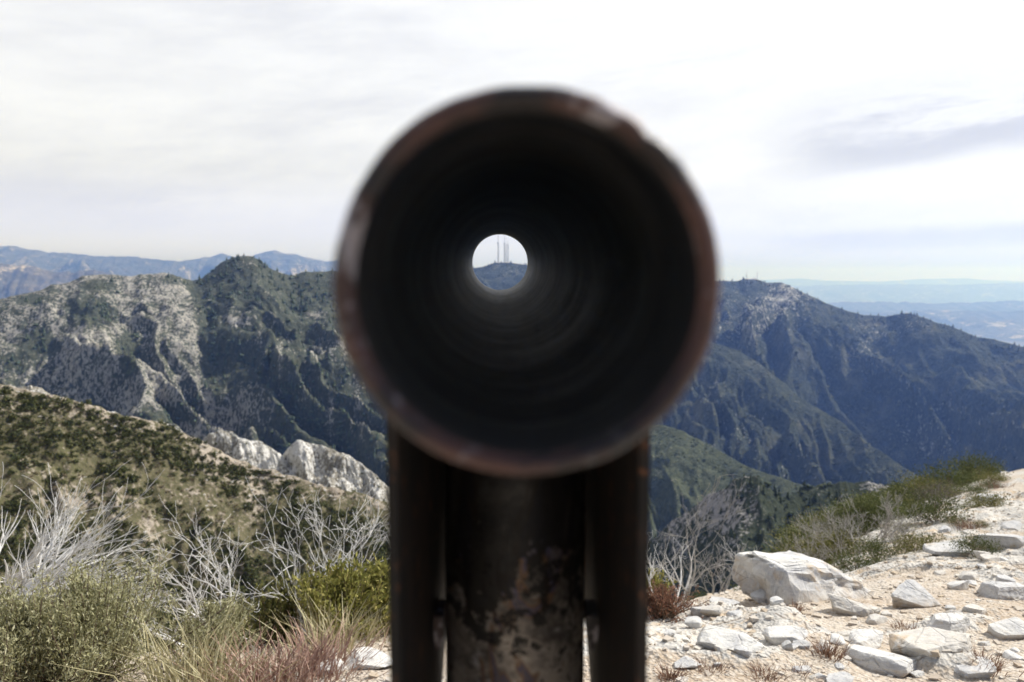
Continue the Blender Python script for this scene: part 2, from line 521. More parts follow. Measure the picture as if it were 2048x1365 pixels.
def rk_left(V, px, py, sp, fr):
    edge = 392 + 18 * np.sin(py * .02) + np.clip(py - 740, 0, None) * .75
    rocky = sstep(18, -18, px - edge)
    r = .22 + .42 * rocky + .25 * sp
    for cx, cy, sx, sy, a in [(470, 640, 26, 16, .5), (520, 690, 16, 40, .35), (500, 815, 60, 55, .55), (455, 840, 40, 30, .4), (630, 630, 25, 10, .4), (660, 830, 8, 45, .5), (560, 720, 6, 40, .5), (715, 800, 10, 60, .4), (640, 700, 30, 18, .25), (490, 530, 14, 16, .3), (590, 590, 60, 10, .2),
                              (115, 640, 9, 40, .5), (135, 720, 9, 40, .5), (190, 760, 12, 36, .45), (20, 660, 20, 40, .2),
                              (185, 625, 42, 24, -.95), (90, 690, 35, 20, -.7), (258, 715, 20, 45, -.8), (200, 572, 40, 12, -.5), (340, 560, 40, 12, -.35), (350, 830, 50, 25, -.6), (290, 850, 30, 40, -.5), (30, 720, 25, 20, -.5), (420, 690, 20, 60, -.3), (60, 600, 40, 9, -.4)]:
        r += a * .8 * gauss(px, py, cx, cy, sx, sy)
    return np.minimum(r, .56)


o, G, RK = ridge('rocky_mountain', [(-400, 640, 1150), (-150, 620, 1180), (0, 600, 1200), (45, 590, 1210), (80, 582, 1220), (105, 570, 1230), (135, 566, 1240), (165, 552, 1250), (200, 549, 1260), (230, 549, 1265), (262, 554, 1270), (285, 548, 1275), (305, 549, 1280), (335, 546, 1285), (362, 556, 1290), (385, 563, 1300), (405, 557, 1310),
                                    (425, 543, 1320), (440, 528, 1325), (460, 519, 1330), (482, 512, 1332), (505, 513, 1335), (525, 525, 1335), (545, 539, 1338), (570, 549, 1340), (590, 553, 1345), (605, 547, 1350), (640, 544, 1360), (665, 543, 1370), (720, 552, 1380), (800, 580, 1390), (900, 640, 1380), (1000, 720, 1340), (1100, 800, 1300)],
                  rm, 480, 240, (.45, -1), 780, .50, 380, .6, 75, .013, lean=-.55, rough=19, rfreq=.022, seed=61, rockfn=rk_left, crestrough=4, midamp=14, worn=((-306, 930, 42, 42),))
veg_l = foliage_mat('mountain_forest_leaves', (.045, .066, .046), (.09, .115, .07), (.14, .16, .10), .05)
sc_shrub = foliage_mat('grey_scrub_leaves', (.08, .08, .06), (.15, .145, .115), (.06, .07, .045), .05)
jj = np.arange(G.shape[1])[None, :]
P = pick(G, 5600, np.where(jj > 52, np.clip(.72 - 1.7 * RK, 0, 1) + .015, .0), 9)
scatter('mountain_forest', P - [0, 0, 1], RNG.uniform(2.2, 5.0, len(P)), con_t + bush_t, veg_l, 'dark green conifer forest on the slope of the pointed peak', 'forest', 1.05, seed=7)
P = pick(G, 6500, np.where(jj > 52, .4 + 0 * RK, .0), 10)
scatter('mountain_scrub', P - [0, 0, .5], RNG.uniform(.9, 2.3, len(P)), bush_t, sc_shrub, 'grey scrub dotted over the rocky face of the left mountain', 'scrub', .9, seed=8)

# ---- white cliff behind the near hillside
wm = mountain_mat('white_cliff_rock', (.22, .2, .16), (.4, .37, .32), (.68, .66, .62), (.82, .80, .76), .16, 1.2, (.5, .48, .44))
o, CG, CRK = ridge('white_cliff', [(385, 905, 262), (405, 885, 262), (418, 866, 262), (440, 863, 262), (460, 868, 262), (490, 878, 260), (520, 885, 260), (550, 900, 258), (566, 912, 258), (578, 893, 256), (600, 881, 256), (622, 886, 256), (650, 893, 255), (690, 908, 254), (720, 925, 252), (750, 948, 250), (775, 972, 250), (800, 990, 250), (850, 1040, 250), (920, 1110, 248)],
      wm, 320, 110, (.75, -.8), 80, .72, 70, .9, 9, .035, rough=7.0, rfreq=.16, seed=71, rockfn=lambda V, px, py, sp, fr: .60 + .3 * sp, crestrough=1.0, midamp=3)

# ---- near hillside
hm = mountain_mat('tan_hillside_soil', (.09, .088, .045), (.18, .155, .10), (.26, .215, .165), (.44, .385, .32), .10, 1.0, (.13, .125, .06))


def rk_hill(V, px, py, sp, fr):
    r = .36 + .25 * sp + .30 * sstep(.10, .0, fr) + .25 * gauss(px, py, 180, 1000, 90, 40) + .3 * gauss(px, py, 520, 1010, 25, 60) - .35 * gauss(px, py, 620, 1060, 120, 80) + .3 * gauss(px, py, 300, 1060, 25, 50)
    return r


o, G, RK = ridge('near_hillside', [(-300, 748, 185), (-120, 757, 188), (0, 768, 190), (50, 780, 192), (75, 782, 193), (130, 797, 195), (200, 816, 198), (250, 832, 200), (300, 843, 202), (345, 852, 205), (400, 878, 208), (450, 912, 210), (520, 938, 212), (600, 958, 212), (700, 982, 212), (775, 1002, 212), (850, 1030, 212), (960, 1080, 210), (1100, 1140, 206), (1250, 1200, 200)],
                  hm, 300, 170, (.25, -1), 110, .56, 60, .6, 11, .05, lean=-.3, rough=2.2, rfreq=.12, seed=81, rockfn=rk_hill, crestrough=1.2, midamp=3.2)
HILL = G
leaf_h = foliage_mat('chaparral_leaves', (.042, .054, .020), (.09, .098, .036), (.16, .145, .065), .2)
leaf_o = foliage_mat('dry_chaparral_leaves', (.14, .115, .07), (.22, .18, .115), (.28, .235, .16), .2)
lt = [leafy_template(300 + k, 80, .17) for k in range(6)]
jj = np.arange(G.shape[1])[None, :]
wgt = np.where(jj > 44, np.clip(1.25 - 1.3 * RK + 2.2 * fbm(G[:, :, 0] * .06, G[:, :, 1] * .10, 0, 4, 5), .03, 2.5), .05)
P = pick(G, 25000, wgt, 12)
scatter('hillside_brush', P - [0, 0, .15], RNG.uniform(.3, 1.05, len(P)) * RNG.uniform(.7, 1.9, len(P)), lt, leaf_h, 'green chaparral brush spread over the tan hillside', 'brush', .85, seed=9)
P = pick(G, 7000, np.where(jj > 42, .8 + .4 * RK, .05), 13)
scatter('dry_hillside_scrub', P - [0, 0, .1], RNG.uniform(.3, .8, len(P)), lt, leaf_o, 'low dry tan scrub between the green brush of the hillside', 'scrub', .7, seed=10)
P = pick(G, 1500, np.where(jj > 40, np.clip(RK - .35, 0.02, 1), .05), 14)
rock_t = [clump_template('bush', 400 + k) for k in range(5)]
pale_rock = granite_mat('hillside_stone', (.52, .49, .44), (.36, .35, .33), (.42, .33, .24), .25)
scatter('hillside_stones', P - [0, 0, .25], RNG.uniform(.2, .75, len(P)), rock_t, pale_rock, 'pale stones lying between the brush on the tan hillside', 'stones', .7, seed=11)

ridge('white_outcrop', [(-60, 800, 236), (15, 790, 236), (40, 776, 237), (62, 771, 237), (82, 776, 238), (105, 792, 240), (150, 812, 242), (200, 822, 245), (230, 824, 247), (255, 839, 248), (300, 846, 250), (325, 842, 252), (350, 858, 254), (385, 890, 256), (420, 930, 258)], wm, 300, 40, (.5, -.9), 25, .8, 40, .8, 2, .08, rough=1.6, rfreq=.3, seed=72, rockfn=lambda V, px, py, sp, fr: .55 + .3 * sp, crestrough=.5, midamp=1)
P = pick(CG, 300, np.where(np.arange(CG.shape[1])[None, :] > 26, 1.0, .3) + 0 * CRK, 16)
scatter('cliff_brush', P - [0, 0, .1], RNG.uniform(.35, 1.0, len(P)), lt, leaf_h, 'small brush growing in the joints of the white rock band behind the hillside', 'brush', .8, seed=13)

# the largest separate shrubs of the hillside, each its own object
lead = None
PR = pick(G, 110, np.where((jj > 60) & (jj < 190), np.clip(1.1 - RK, 0, 1), 0), 77)
shrub_me = [mesh_np('hillside_shrub', *[leafy_template(500 + k, 260, .115)[q] for q in (0, 1)], leaf_h) for k in range(5)]
for k, q in enumerate(PR):
    o = link('hillside_shrub', shrub_me[k % 5], None, q - [0, 0, .15])
    s = random.uniform(1.3, 2.1)
    o.scale = (s, s, s * .8)
    o.rotation_euler.z = random.uniform(0, 6.28)
    tag(o, 'rounded dark green shrub among the brush on the tan hillside left of the tube', 'shrub', 'shrubs dotted over the tan hillside')

# ================================================================== RADIO MASTS
mast_mat = NT('galvanised_mast_steel').surf((.20, .20, .21), .6, .3)
roof_mat = NT('pale_station_paint').surf((.55, .54, .52), .8)


def bar(Vs, Fs, a, b, r, n=4):
    a = np.asarray(a, float); b = np.asarray(b, float)
    d = b - a; L = np.linalg.norm(d)
    if L < 1e-9: return
    d /= L
    u = np.cross(d, [0, 0, 1.0]) if abs(d[2]) < .95 else np.cross(d, [1.0, 0, 0])
    u /= np.linalg.norm(u); w = np.cross(d, u)
    k = sum(len(x) for x in Vs)
    ang = np.arange(n) / n * 2 * math.pi
    ring = np.cos(ang)[:, None] * u * r + np.sin(ang)[:, None] * w * r
    Vs.append(np.concatenate([a + ring, b + ring]))
    i = np.arange(n)
    Fs.append(np.stack([k + i, k + (i + 1) % n, k + n + (i + 1) % n, k + n + i], 1))


def mast(px, base_py, top_py, d, w, label, drums=2, tip=.3):
    b = at(px, base_py, d); t = at(px, top_py, d)
    H = t[2] - b[2]
    root = empty('radio_mast', b)
    tag(root, label, 'radio mast', 'radio masts on the ridge')
    Vs, Fs = [], []
    Hl = H * (1 - tip)
    nseg = int(Hl / (w * 1.1))
    cr = [(math.cos(a) * w / 2, math.sin(a) * w / 2) for a in (.5, .5 + 2.094, .5 + 4.189)]
    for x, y in cr: bar(Vs, Fs, (x, y, -3), (x * .8, y * .8, Hl), w * .075)
    for k in range(nseg):
        z0, z1 = Hl * k / nseg, Hl * (k + 1) / nseg
        for q in range(3):
            x0, y0 = cr[q]; x1, y1 = cr[(q + 1) % 3]
            bar(Vs, Fs, (x0, y0, z0), (x1, y1, z1), w * .05); bar(Vs, Fs, (x1, y1, z0), (x0, y0, z1), w * .05)
    link('lattice', mesh_np('lattice', np.concatenate(Vs), np.concatenate(Fs), mast_mat), root)
    Vs, Fs = [], []
    bar(Vs, Fs, (0, 0, Hl - 1), (0, 0, H), w * .14, 6)
    link('antenna', mesh_np('antenna', np.concatenate(Vs), np.concatenate(Fs), mast_mat), root)
    for k in range(drums):
        Vs, Fs = [], []
        z = Hl * (.98 - .25 * k)
        bar(Vs, Fs, (-w * .3, -w * .6, z - w * .5), (-w * .3, -w * .6, z + w * .5), w * .5, 8)
        link('drum', mesh_np('drum', np.concatenate(Vs), np.concatenate(Fs), mast_mat), root)


mast(996.5, 525, 465, 3400, 5.2, 'tall lattice mast, leftmost of those seen through the tube', 1, .35)
mast(1009, 526, 470, 3390, 5.0, 'tall lattice mast, nearest right of the leftmost one in the tube opening', 1, .3)
mast(1012.5, 526, 476, 3410, 3.6, 'slim lattice mast squeezed between its two neighbours in the tube opening', 0, .25)
mast(1016, 527, 482, 3400, 4.4, 'shorter lattice mast, rightmost of those seen through the tube', 0, .15)
mast(1493, 559, 541, 3300, 2.8, 'small mast carrying a drum, on the bare summit right of the tube', 2, .5)
mast(1514, 560, 541, 3290, 1.7, 'thin pole mast on the summit just right of the drum mast', 0, .3)
mast(1466, 564, 552, 3300, 1.6, 'shortest mast, by the tube rim on the summit ridge', 0, .3)
# station buildings on the summit
bp = at(1503, 560.5, 3285)
root = empty('station_building', bp)
tag(root, 'long low pale station building on the summit between two small masts', 'building')


def box_np(x0, x1, y0, y1, z0, z1):
    V = np.array([(x0, y0, z0), (x1, y0, z0), (x1, y1, z0), (x0, y1, z0), (x0, y0, z1), (x1, y0, z1), (x1, y1, z1), (x0, y1, z1)], float)
    Fc = np.array([(0, 3, 2, 1), (4, 5, 6, 7), (0, 1, 5, 4), (1, 2, 6, 5), (2, 3, 7, 6), (3, 0, 4, 7)])
    return V, Fc


link('wall', mesh_np('wall', *box_np(-17, 15, -6, 6, -6, 4), roof_mat), root)
Vr = np.array([(-18, -7, 4.01), (16, -7, 4.01), (16, 7, 4.01), (-18, 7, 4.01), (-18, 0, 6.5), (16, 0, 6.5)], float)
me = bpy.data.meshes.new('roof'); me.from_pydata([tuple(q) for q in Vr], [], [(0, 1, 5, 4), (2, 3, 4, 5), (0, 4, 3), (1, 2, 5), (0, 3, 2, 1)]); me.materials.append(roof_mat)
link('roof', me, root)

# ================================================================== NEAR GROUND
EX = np.array([-60, -6, -2, -.6, .3, 1.0, 1.8, 2.6, 3.5, 5, 9, 14, 30, 80.])
EY = np.array([3.2, 3.7, 4.1, 4.3, 4.6, 4.9, 5.3, 5.6, 6.5, 9, 15, 21, 32, 60.])


def bedrock(x, y):
    """0..1: where pale bedrock breaks through the gravel."""
    n_ = fbm(x * .55 + 7, y * .8, 0, 4, 410) + .25 * fbm(x * 2.2, y * 3, 0, 3, 411)
    return sstep(-.03, .14, n_ + .10 * sstep(1.2, 3.5, x)) * sstep(-.6, .5, x)


def ground(x, y, fine=True):
    x = np.asarray(x, float); y = np.asarray(y, float)
    ye = np.interp(x, EX, EY)
    g = (np.interp(x + .3, EX, EY) - np.interp(x - .3, EX, EY)) / .6
    s = (y - ye) / np.sqrt(1 + g * g)
    k = .5
    soft = np.where(s > 8, s, np.log1p(np.exp(np.clip(s, -30, 8) / k)) * k)
    yy = y - 3
    z = -.19 * (np.where(yy > 3, yy, np.log1p(np.exp(np.clip(yy, -20, 3) / .4)) * .4))
    z = z - (.62 - .20 * sstep(.30, .42, x / np.maximum(y, 1)) * sstep(2, 3.5, x) * sstep(60, 25, y)) * soft
    z = z - .04 * np.clip(-x - .6, 0, 3) * sstep(2.5, 3.5, y)
    far = np.clip((y - 30) / 60, 0, 1)
    z = z + (.09 + far) * fbm(x * .5, y * .5, 0, 3, 401)
    if fine:
        bk = bedrock(x, y)
        st = fbm(x * 1.3 + y * .5, y * 2.1 - x * .3, 0, 4, 415) * 5
        fr_ = st - np.floor(st)
        z = z + bk * (.035 + .05 * (np.floor(st) + sstep(.0, .22, fr_)) / 2.2)
        z = z + .035 * fbm(x * 2.4, y * 2.4, 0, 4, 402) + .018 * np.maximum(0, fbm(x * 7, y * 7, 0, 3, 403))
    return z


def warp(n, lo, hi, c, k):
    t = np.linspace(-1, 1, n)
    s = np.sinh(k * t) / np.sinh(k)
    return np.where(s < 0, c + s * (c - lo), c + s * (hi - c))


gxs = warp(680, -160, 160, 2.0, 5.4); gys = warp(680, -160, 150, 5.0, 5.2)
gx, gy = np.meshgrid(gxs, gys, indexing='ij')
gz = ground(gx, gy)
idx = np.arange(gx.size).reshape(gx.shape)
m = NT('pale_decomposed_granite')
v = m.coord('Object')
n1 = m.noise(1.6, v, 8, .62, .5); n2 = m.noise(22, v, 6, .7); n3 = m.noise(.5, v, 5, .6)
col = m.mix(m.ramp(n1, .36, .62), (.40, .305, .215), (.53, .455, .37))
col = m.mix(m.ramp(n2, .42, .66, 0, .8), col, (.60, .555, .49))
peb = m.ramp(m.noise(75, v, 3, .6), .35, .65)
col = m.mix(.30, col, m.mix(peb, (.22, .17, .12), (.62, .58, .52)))
col = m.mix(m.ramp(n3, .54, .7, 0, .5), col, (.34, .23, .15))
bkm = m.ramp(m.math('ADD', m.attr('bed'), m.math('MULTIPLY_ADD', n2, .7, -.35)), .35, .6)
rk = m.mix(m.ramp(m.noise(3.2, m.coord('Object', (1, 1.6, 4)), 8, .68, .8), .38, .64), (.61, .575, .52), (.41, .395, .37))
rk = m.mix(m.ramp(m.noise(5, v, 6, .65, .5), .50, .66, 0, .85), rk, (.52, .395, .265))
ck = m.ramp(m.vor(3.1, m.coord('Object', (1, .75, 1), (.1, .1, .4)), 'DISTANCE_TO_EDGE'), .0, .02)
rk = m.mix(m.math('MULTIPLY', m.math('SUBTRACT', 1.0, ck), .75), rk, (.16, .12, .09))
col = m.mix(bkm, col, rk)
nor = m.bump(m.math('ADD', m.vor(55, v), n2), .9, .012)
nor = m.bump(m.vor(17, v), .6, .02, nor)
ground_mat = m.surf(col, .95, normal=nor, spec=0.1)
tag(link('summit_ground', mesh_np('summit_ground', np.stack([gx, gy, gz], 2).reshape(-1, 3), np.stack([idx[:-1, :-1], idx[1:, :-1], idx[1:, 1:], idx[:-1, 1:]], 2).reshape(-1, 4), ground_mat, True, {'bed': bedrock(gx, gy).ravel()})), kind='structure')


def gpt(px, d):
    x = (px - 1024) / F * d * (1 / math.cos(TH)) * .96
    return np.array([x, d, float(ground(x, d))])


def gpix(px, py):
    """Where the sight line of a photo point meets the ground."""
    lo = 2.2
    for y in np.linspace(2.2, 40, 1500):
        q = at(px, py, y)
        if q[2] < float(ground(q[0], q[1], False)):
            lo = y
            break
    q = at(px, py, lo)
    return np.array([q[0], q[1], float(ground(q[0], q[1]))])


# ------------------------------------------------------------------ rocks
def rock_mesh(sx, sy, sz, seed, cuts=10, sub=5, rough=.05, mat=None, taper=None, block=1.0):
    import bmesh
    bm = bmesh.new()
    bmesh.ops.create_icosphere(bm, subdivisions=sub, radius=1)
    V = np.array([v.co[:] for v in bm.verts])
    Fc = np.array([[v.index for v in f.verts] for f in bm.faces])
    bm.free()
    if block != 1.0: V = np.sign(V) * np.abs(V) ** block
    r = np.random.default_rng(seed)
    for k in range(cuts):
        nrm = r.normal(0, 1, 3); nrm /= np.linalg.norm(nrm)
        dd = r.uniform(.45, .85)
        s = V @ nrm
        V = V - np.where(s > dd, s - dd, 0)[:, None] * nrm * .96
    nrm = np.array([r.normal(0, .16), r.normal(0, .16), 1.0]); nrm /= np.linalg.norm(nrm)
    sv_ = V @ nrm; V = V - np.where(sv_ > .42, sv_ - .42, 0)[:, None] * nrm * .9
    V = V / np.abs(V).max(0)
    nn = V / np.linalg.norm(V, axis=1)[:, None]
    q = V * np.array([1, 1, 1]) + seed * 3.1
    V = V + nn * (rough * 1.6 * fbm(q[:, 0] * 1.6, q[:, 1] * 1.6, q[:, 2] * 1.6, 3, seed) + rough * .7 * ridged(q[:, 0] * 4, q[:, 1] * 4, q[:, 2] * 5.5, 3, seed + 3))[:, None]
    if taper: V[:, 2] *= np.interp(V[:, 0], [-1, -.45, .1, .5, 1], taper)
    V = V * np.array([sx, sy, sz])
    return mesh_np('rock', V, Fc, mat, False)


GR = [granite_mat('white_granite', (.63, .61, .57), (.40, .40, .41), (.50, .38, .25)),
      granite_mat('tan_granite', (.56, .52, .46), (.42, .40, .38), (.48, .33, .18)),
      granite_mat('grey_granite', (.50, .49, .48), (.34, .345, .36), (.42, .33, .22))]


def rock(px, py, wpx, hpx, label, seed, mat=0, name='boulder', dep=.8, rz=None, tilt=(0, 0), sink=.3, cuts=10, rough=.05, taper=None, block=.85):
    """px, py = photo point at the foot of the stone."""
    b = gpix(px, py)
    k = b[1] / F
    w = wpx * k; h = hpx * k
    me = rock_mesh(w / 2, w / 2 * dep, h / 2 * (1 + sink), seed, cuts, 5 if wpx > 50 else 3, rough, GR[mat], taper, block)
    o = link(name, me, None, b + np.array([0, w / 2 * dep * .6, h / 2 * (1 - sink) - h * .12]))
    o.rotation_euler = (tilt[0], tilt[1], random.uniform(-.5, .5) if rz is None else rz)
    tag(o, label, 'rock', 'pale rocks on the summit')
    return o


rock(1606, 1204, 318, 132, 'largest white granite boulder, rounded back sloping down to the right before the grey brush', 68, 0, dep=.7, rz=.05, tilt=(0, .0), sink=.5, cuts=9, rough=.10, taper=[.95, 1.05, .98, .66, .35], block=.6)
rock(1712, 1232, 110, 30, 'tan-stained apron rock at the low right end of the largest boulder', 8, 1, dep=.8, rz=-.2, tilt=(.05, .15), sink=1.0, cuts=14)
rock(1455, 1222, 62, 32, 'small grey rock at the left foot of the largest boulder', 12, 2)
rock(1535, 1205, 60, 30, 'wedge of grey rock lying against the front of the largest boulder', 14, 2, tilt=(.2, -.2))
rock(1625, 1200, 60, 14, 'thin flat slab lying in the dirt below the largest boulder', 15, 1, 'stone_slab', tilt=(0, .05))
rock(1842, 1218, 120, 44, 'low grey rock with tan right end, right of the largest boulder', 17, 2, dep=.6, sink=.6)
rock(2010, 1200, 110, 48, 'layered grey ledge rock at the right border', 19, 2, dep=.8, sink=.7)
rock(1905, 1275, 105, 46, 'clean white rock standing above the broad brown-fronted slab', 21, 0, sink=.6)
rock(1900, 1338, 190, 50, 'broad flat slab with a brown front face, right foreground', 23, 1, 'stone_slab', dep=.7, rz=.1, sink=.9, cuts=14, rough=.03)
rock(1790, 1345, 170, 42, 'pale flat slab left of the broad brown-fronted one', 25, 0, 'stone_slab', dep=.7, sink=.6, cuts=12, rough=.03)
rock(1470, 1318, 150, 48, 'wide low white rock between the red tuft and the dry twigs', 27, 0, dep=.7, sink=.7, rough=.04)
rock(1578, 1298, 92, 44, 'white rock with tan foot, right of the wide low rock', 29, 0, sink=.6)
rock(1375, 1335, 70, 22, 'small flat grey rock beside the right plate of the tube mount', 31, 2, sink=.6)
rock(1740, 1290, 90, 32, 'pale rock with a shaded left facet in the middle of the gravel', 33, 0, sink=.6)
rock(1675, 1292, 46, 22, 'small white rock behind the dry twigs', 35, 0)
rock(2025, 1275, 80, 30, 'white rock cut by the right border above the broad slab', 37, 0, sink=.6)
rock(1950, 1362, 110, 28, 'grey rock in the bottom right corner below the broad slab', 39, 2, sink=.6)
rock(1690, 1372, 80, 28, 'grey rock at the bottom edge below the pale flat slab', 41, 2, sink=.6)
rock(1385, 1258, 44, 26, 'small white rock just right of the red tuft', 43, 0)
rock(1425, 1245, 46, 22, 'small pale rock between the red tuft and the largest boulder', 45, 1)
rock(1960, 1235, 60, 20, 'small tan rock below the layered ledge', 47, 1)
rock(1920, 1118, 110, 24, 'flat grey outcrop beside the round green bush', 49, 2, 'stone_slab', sink=.8)
rock(2010, 1100, 120, 30, 'broken grey outcrop along the dirt track, right border', 51, 2, sink=.8)
rock(1985, 1010, 60, 22, 'grey outcrop high on the track by the twiggy purple shrub', 53, 2, sink=.7)
rock(2035, 1060, 50, 22, 'pale outcrop by the green bush at the right border', 54, 2, sink=.7)
rock(735, 1345, 120, 30, 'white rock just left of the tube mount at the bottom edge', 55, 0, sink=.7)
rock(660, 1352, 70, 24, 'smaller white rock left of its neighbour beside the tube mount', 57, 0, sink=.7)

rg = np.random.default_rng(17)
for k in range(60):
    px, py = rg.uniform(1330, 2040), rg.uniform(1235, 1362)
    if k % 4 == 0: px, py = rg.uniform(1880, 2040), rg.uniform(1040, 1240)
    wd = rg.uniform(16, 46)
    rock(px, py, wd, wd * rg.uniform(.3, .55), 'small pale stone half buried in the gravel right of the tube mount', 200 + k, int(rg.integers(0, 3)), 'stone', sink=.7).__setitem__('group', 'small stones in the summit gravel')

# gravel: uncountable small stones
r = np.random.default_rng(5)
ng = 16000
gxp = r.uniform(-.9, 9, ng); gyp = 2.3 + r.random(ng) ** 1.5 * 9
keep = gyp < np.interp(gxp, EX, EY) + .3
gxp, gyp = gxp[keep], gyp[keep]
P = np.stack([gxp, gyp, ground(gxp, gyp)], 1)
st = []
for k in range(8):
    a = np.array([(-1, -1, -1), (1, -1, -1), (1, 1, -1), (-1, 1, -1), (-1, -1, 1), (1, -1, 1), (1, 1, 1), (-1, 1, 1)], float) * r.uniform(.4, 1, (8, 3)) * np.array([1, .8, .55])
    st.append((a, box_np(0, 1, 0, 1, 0, 1)[1]))
m = NT('gravel_stone')
i = m.island()
col = m.mix(m.ramp(i, 0, 1), (.40, .33, .26), (.60, .57, .52)); col = m.mix(m.ramp(i, .8, .9), col, (.46, .38, .29))
gravel_mat = m.surf(col, .9, normal=m.bump(m.noise(90, m.coord('Object'), 4), .6, .004), spec=.1)
scatter('gravel', P, .006 + .022 * r.random(len(P)) ** 4, st, gravel_mat, 'pale angular gravel scattered over the summit ground', 'gravel', 1.0, seed=12)

# ------------------------------------------------------------------ plants
def tube_mesh(paths, n=5):
    Vs, Fs, k = [], [], 0
    for pts, rad in paths:
        pts = np.asarray(pts); m_ = len(pts)
        t = np.gradient(pts, axis=0); t /= np.linalg.norm(t, axis=1)[:, None] + 1e-12
        ref = np.array([.31, .17, .93]) if abs(t[0, 2]) < .9 else np.array([1., .1, 0])
        u = np.cross(t, ref); u /= np.linalg.norm(u, axis=1)[:, None] + 1e-12
        w = np.cross(t, u)
        a = np.arange(n) / n * 2 * math.pi
        ring = pts[:, None] + (np.cos(a)[None, :, None] * u[:, None] + np.sin(a)[None, :, None] * w[:, None]) * np.asarray(rad)[:, None, None]
        Vs.append(ring.reshape(-1, 3))
        i, j = np.meshgrid(np.arange(m_ - 1), np.arange(n), indexing='ij')
        Fs.append(np.stack([k + i * n + j, k + i * n + (j + 1) % n, k + (i + 1) * n + (j + 1) % n, k + (i + 1) * n + j], 2).reshape(-1, 4))
        k += m_ * n
    return np.concatenate(Vs), np.concatenate(Fs)


def grow(paths, rg, p, d, L, r0, lev, maxlev, bend=.35, up=.12, kids=(3, 5), spread=.8, tips=None):
    seg = 8
    pts, rad = [p.copy()], [r0]
    d = d / np.linalg.norm(d)
    for k in range(seg):
        d = d + rg.normal(0, bend, 3) * .55 + np.array([0, 0, up * .4])
        d /= np.linalg.norm(d)
        p = p + d * L / seg
        pts.append(p.copy()); rad.append(max(r0 * (1 - .84 * (k + 1) / seg), .0012))
    paths.append((pts, rad))
    if lev >= maxlev:
        if tips is not None: tips.append((pts[-1], d))
        return
    for q in range(rg.integers(kids[0], kids[1] + 1)):
        f = rg.uniform(.3, 1.0)
        i = min(seg, int(f * seg))
        side = rg.normal(0, 1, 3); side[2] *= .6
        dd = np.array(pts[i]) - np.array(pts[max(i - 1, 0)])
        if i == 0: dd = d
        dd = dd / (np.linalg.norm(dd) + 1e-9) + side / np.linalg.norm(side) * spread
        grow(paths, rg, np.array(pts[i]), dd, L * rg.uniform(.42, .7), rad[i] * .72, lev + 1, maxlev, bend, up, kids, spread, tips)


bleached = wood_mat('bleached_dead_wood', (.50, .49, .475), (.74, .725, .70), 14)
greywood = wood_mat('grey_twig_wood', (.27, .25, .23), (.46, .44, .41), 14)
brownwood = wood_mat('brown_stem_wood', (.10, .07, .05), (.2, .15, .11), 14)


def dead_shrub(px, d, H, label, seed, stems=3, lean=(0, 0), r0=.014, maxlev=3, mat=None, spread=.75, bend=.3, kids=(3, 4), name='dead_shrub', fan=.5, up=.12, dz=0.0):
    rg = np.random.default_rng(seed)
    paths = []
    for k in range(stems):
        dr = np.array([lean[0] + rg.normal(0, fan), lean[1] + rg.normal(0, fan), 1.0])
        grow(paths, rg, np.array([rg.normal(0, .03), rg.normal(0, .03), -.05]), dr, H * 1.45 * rg.uniform(.45, .62), r0 * rg.uniform(.7, 1.1), 0, maxlev, bend, up, kids, spread)
    V, Fc = tube_mesh(paths)
    o = link(name, mesh_np(name, V, Fc, mat or bleached, True), None, gpt(px, d) + [0, 0, dz])
    tag(o, label, 'dead shrub', 'bare dead shrubs around the summit')
    return o


LG = (2, 4)
dead_shrub(-110, 4.1, .85, 'big fan of bleached dead branches leaning in from the left border, lowest one', 1, 10, (2.2, .1), .021, 2, kids=(4, 6), fan=.5, spread=.5, bend=.18, dz=.28, up=.02)
dead_shrub(-110, 4.6, .95, 'tall spray of bleached dead branches rising at the left border', 2, 8, (1.1, .0), .021, 2, kids=(4, 6), fan=.4, spread=.5, bend=.18, dz=.38, up=.02)
dead_shrub(40, 4.7, .65, 'low tangle of bleached branches behind the big sage bush', 13, 7, (2.4, .1), .012, 2, kids=(4, 6), fan=.5, spread=.55, bend=.2, dz=.22, up=-.02)
dead_shrub(478, 4.5, 1.0, 'upright white dead shrub with forked top, left of two standing together', 3, 2, (.0, .05), .016, 3, kids=(3, 4), spread=.75, bend=.28)
dead_shrub(550, 4.6, .95, 'white dead shrub reaching out to the right, right of two standing together', 4, 3, (.25, .0), .016, 3, kids=(3, 4), spread=.8, bend=.28)
dead_shrub(430, 4.8, .95, 'smaller pale dead shrub left of the upright forked one', 14, 3, (-.1, 0), .018, 3, kids=LG)
dead_shrub(590, 4.2, .55, 'short curled dead shrub in the yellow bush', 15, 3, (.1, 0), .016, 2)
dead_shrub(748, 4.6, .98, 'thin white dead shrub rising beside the left plate of the tube mount', 5, 3, (-.05, 0), .016, 3, kids=LG)
dead_shrub(700, 4.9, .85, 'thin pale dead shrub behind the yellow bush', 16, 3, (.1, 0), .013, 3, kids=LG)
dead_shrub(1398, 6.2, .92, 'tallest bare shrub right of the tube, single brown trunk and pale crown', 6, 2, (.02, 0), .022, 3, greywood, spread=.8, kids=(3, 4))
dead_shrub(1455, 6.4, .62, 'bare grey shrub just left of the largest boulder', 7, 3, (.1, 0), .014, 3, greywood, kids=(3, 4))
dead_shrub(1335, 6.0, .85, 'thin bare shrub rising by the right plate of the tube mount', 8, 3, (.05, 0), .014, 3, bleached, kids=LG)
dead_shrub(1360, 5.4, .6, 'short bare shrub with few branches above the red tuft', 9, 2, (-.1, 0), .013, 2, bleached)
dead_shrub(1595, 6.6, .62, 'bleached bare shrub spreading just behind the top of the largest boulder', 10, 4, (.1, 0), .013, 3, bleached, kids=(3, 4))
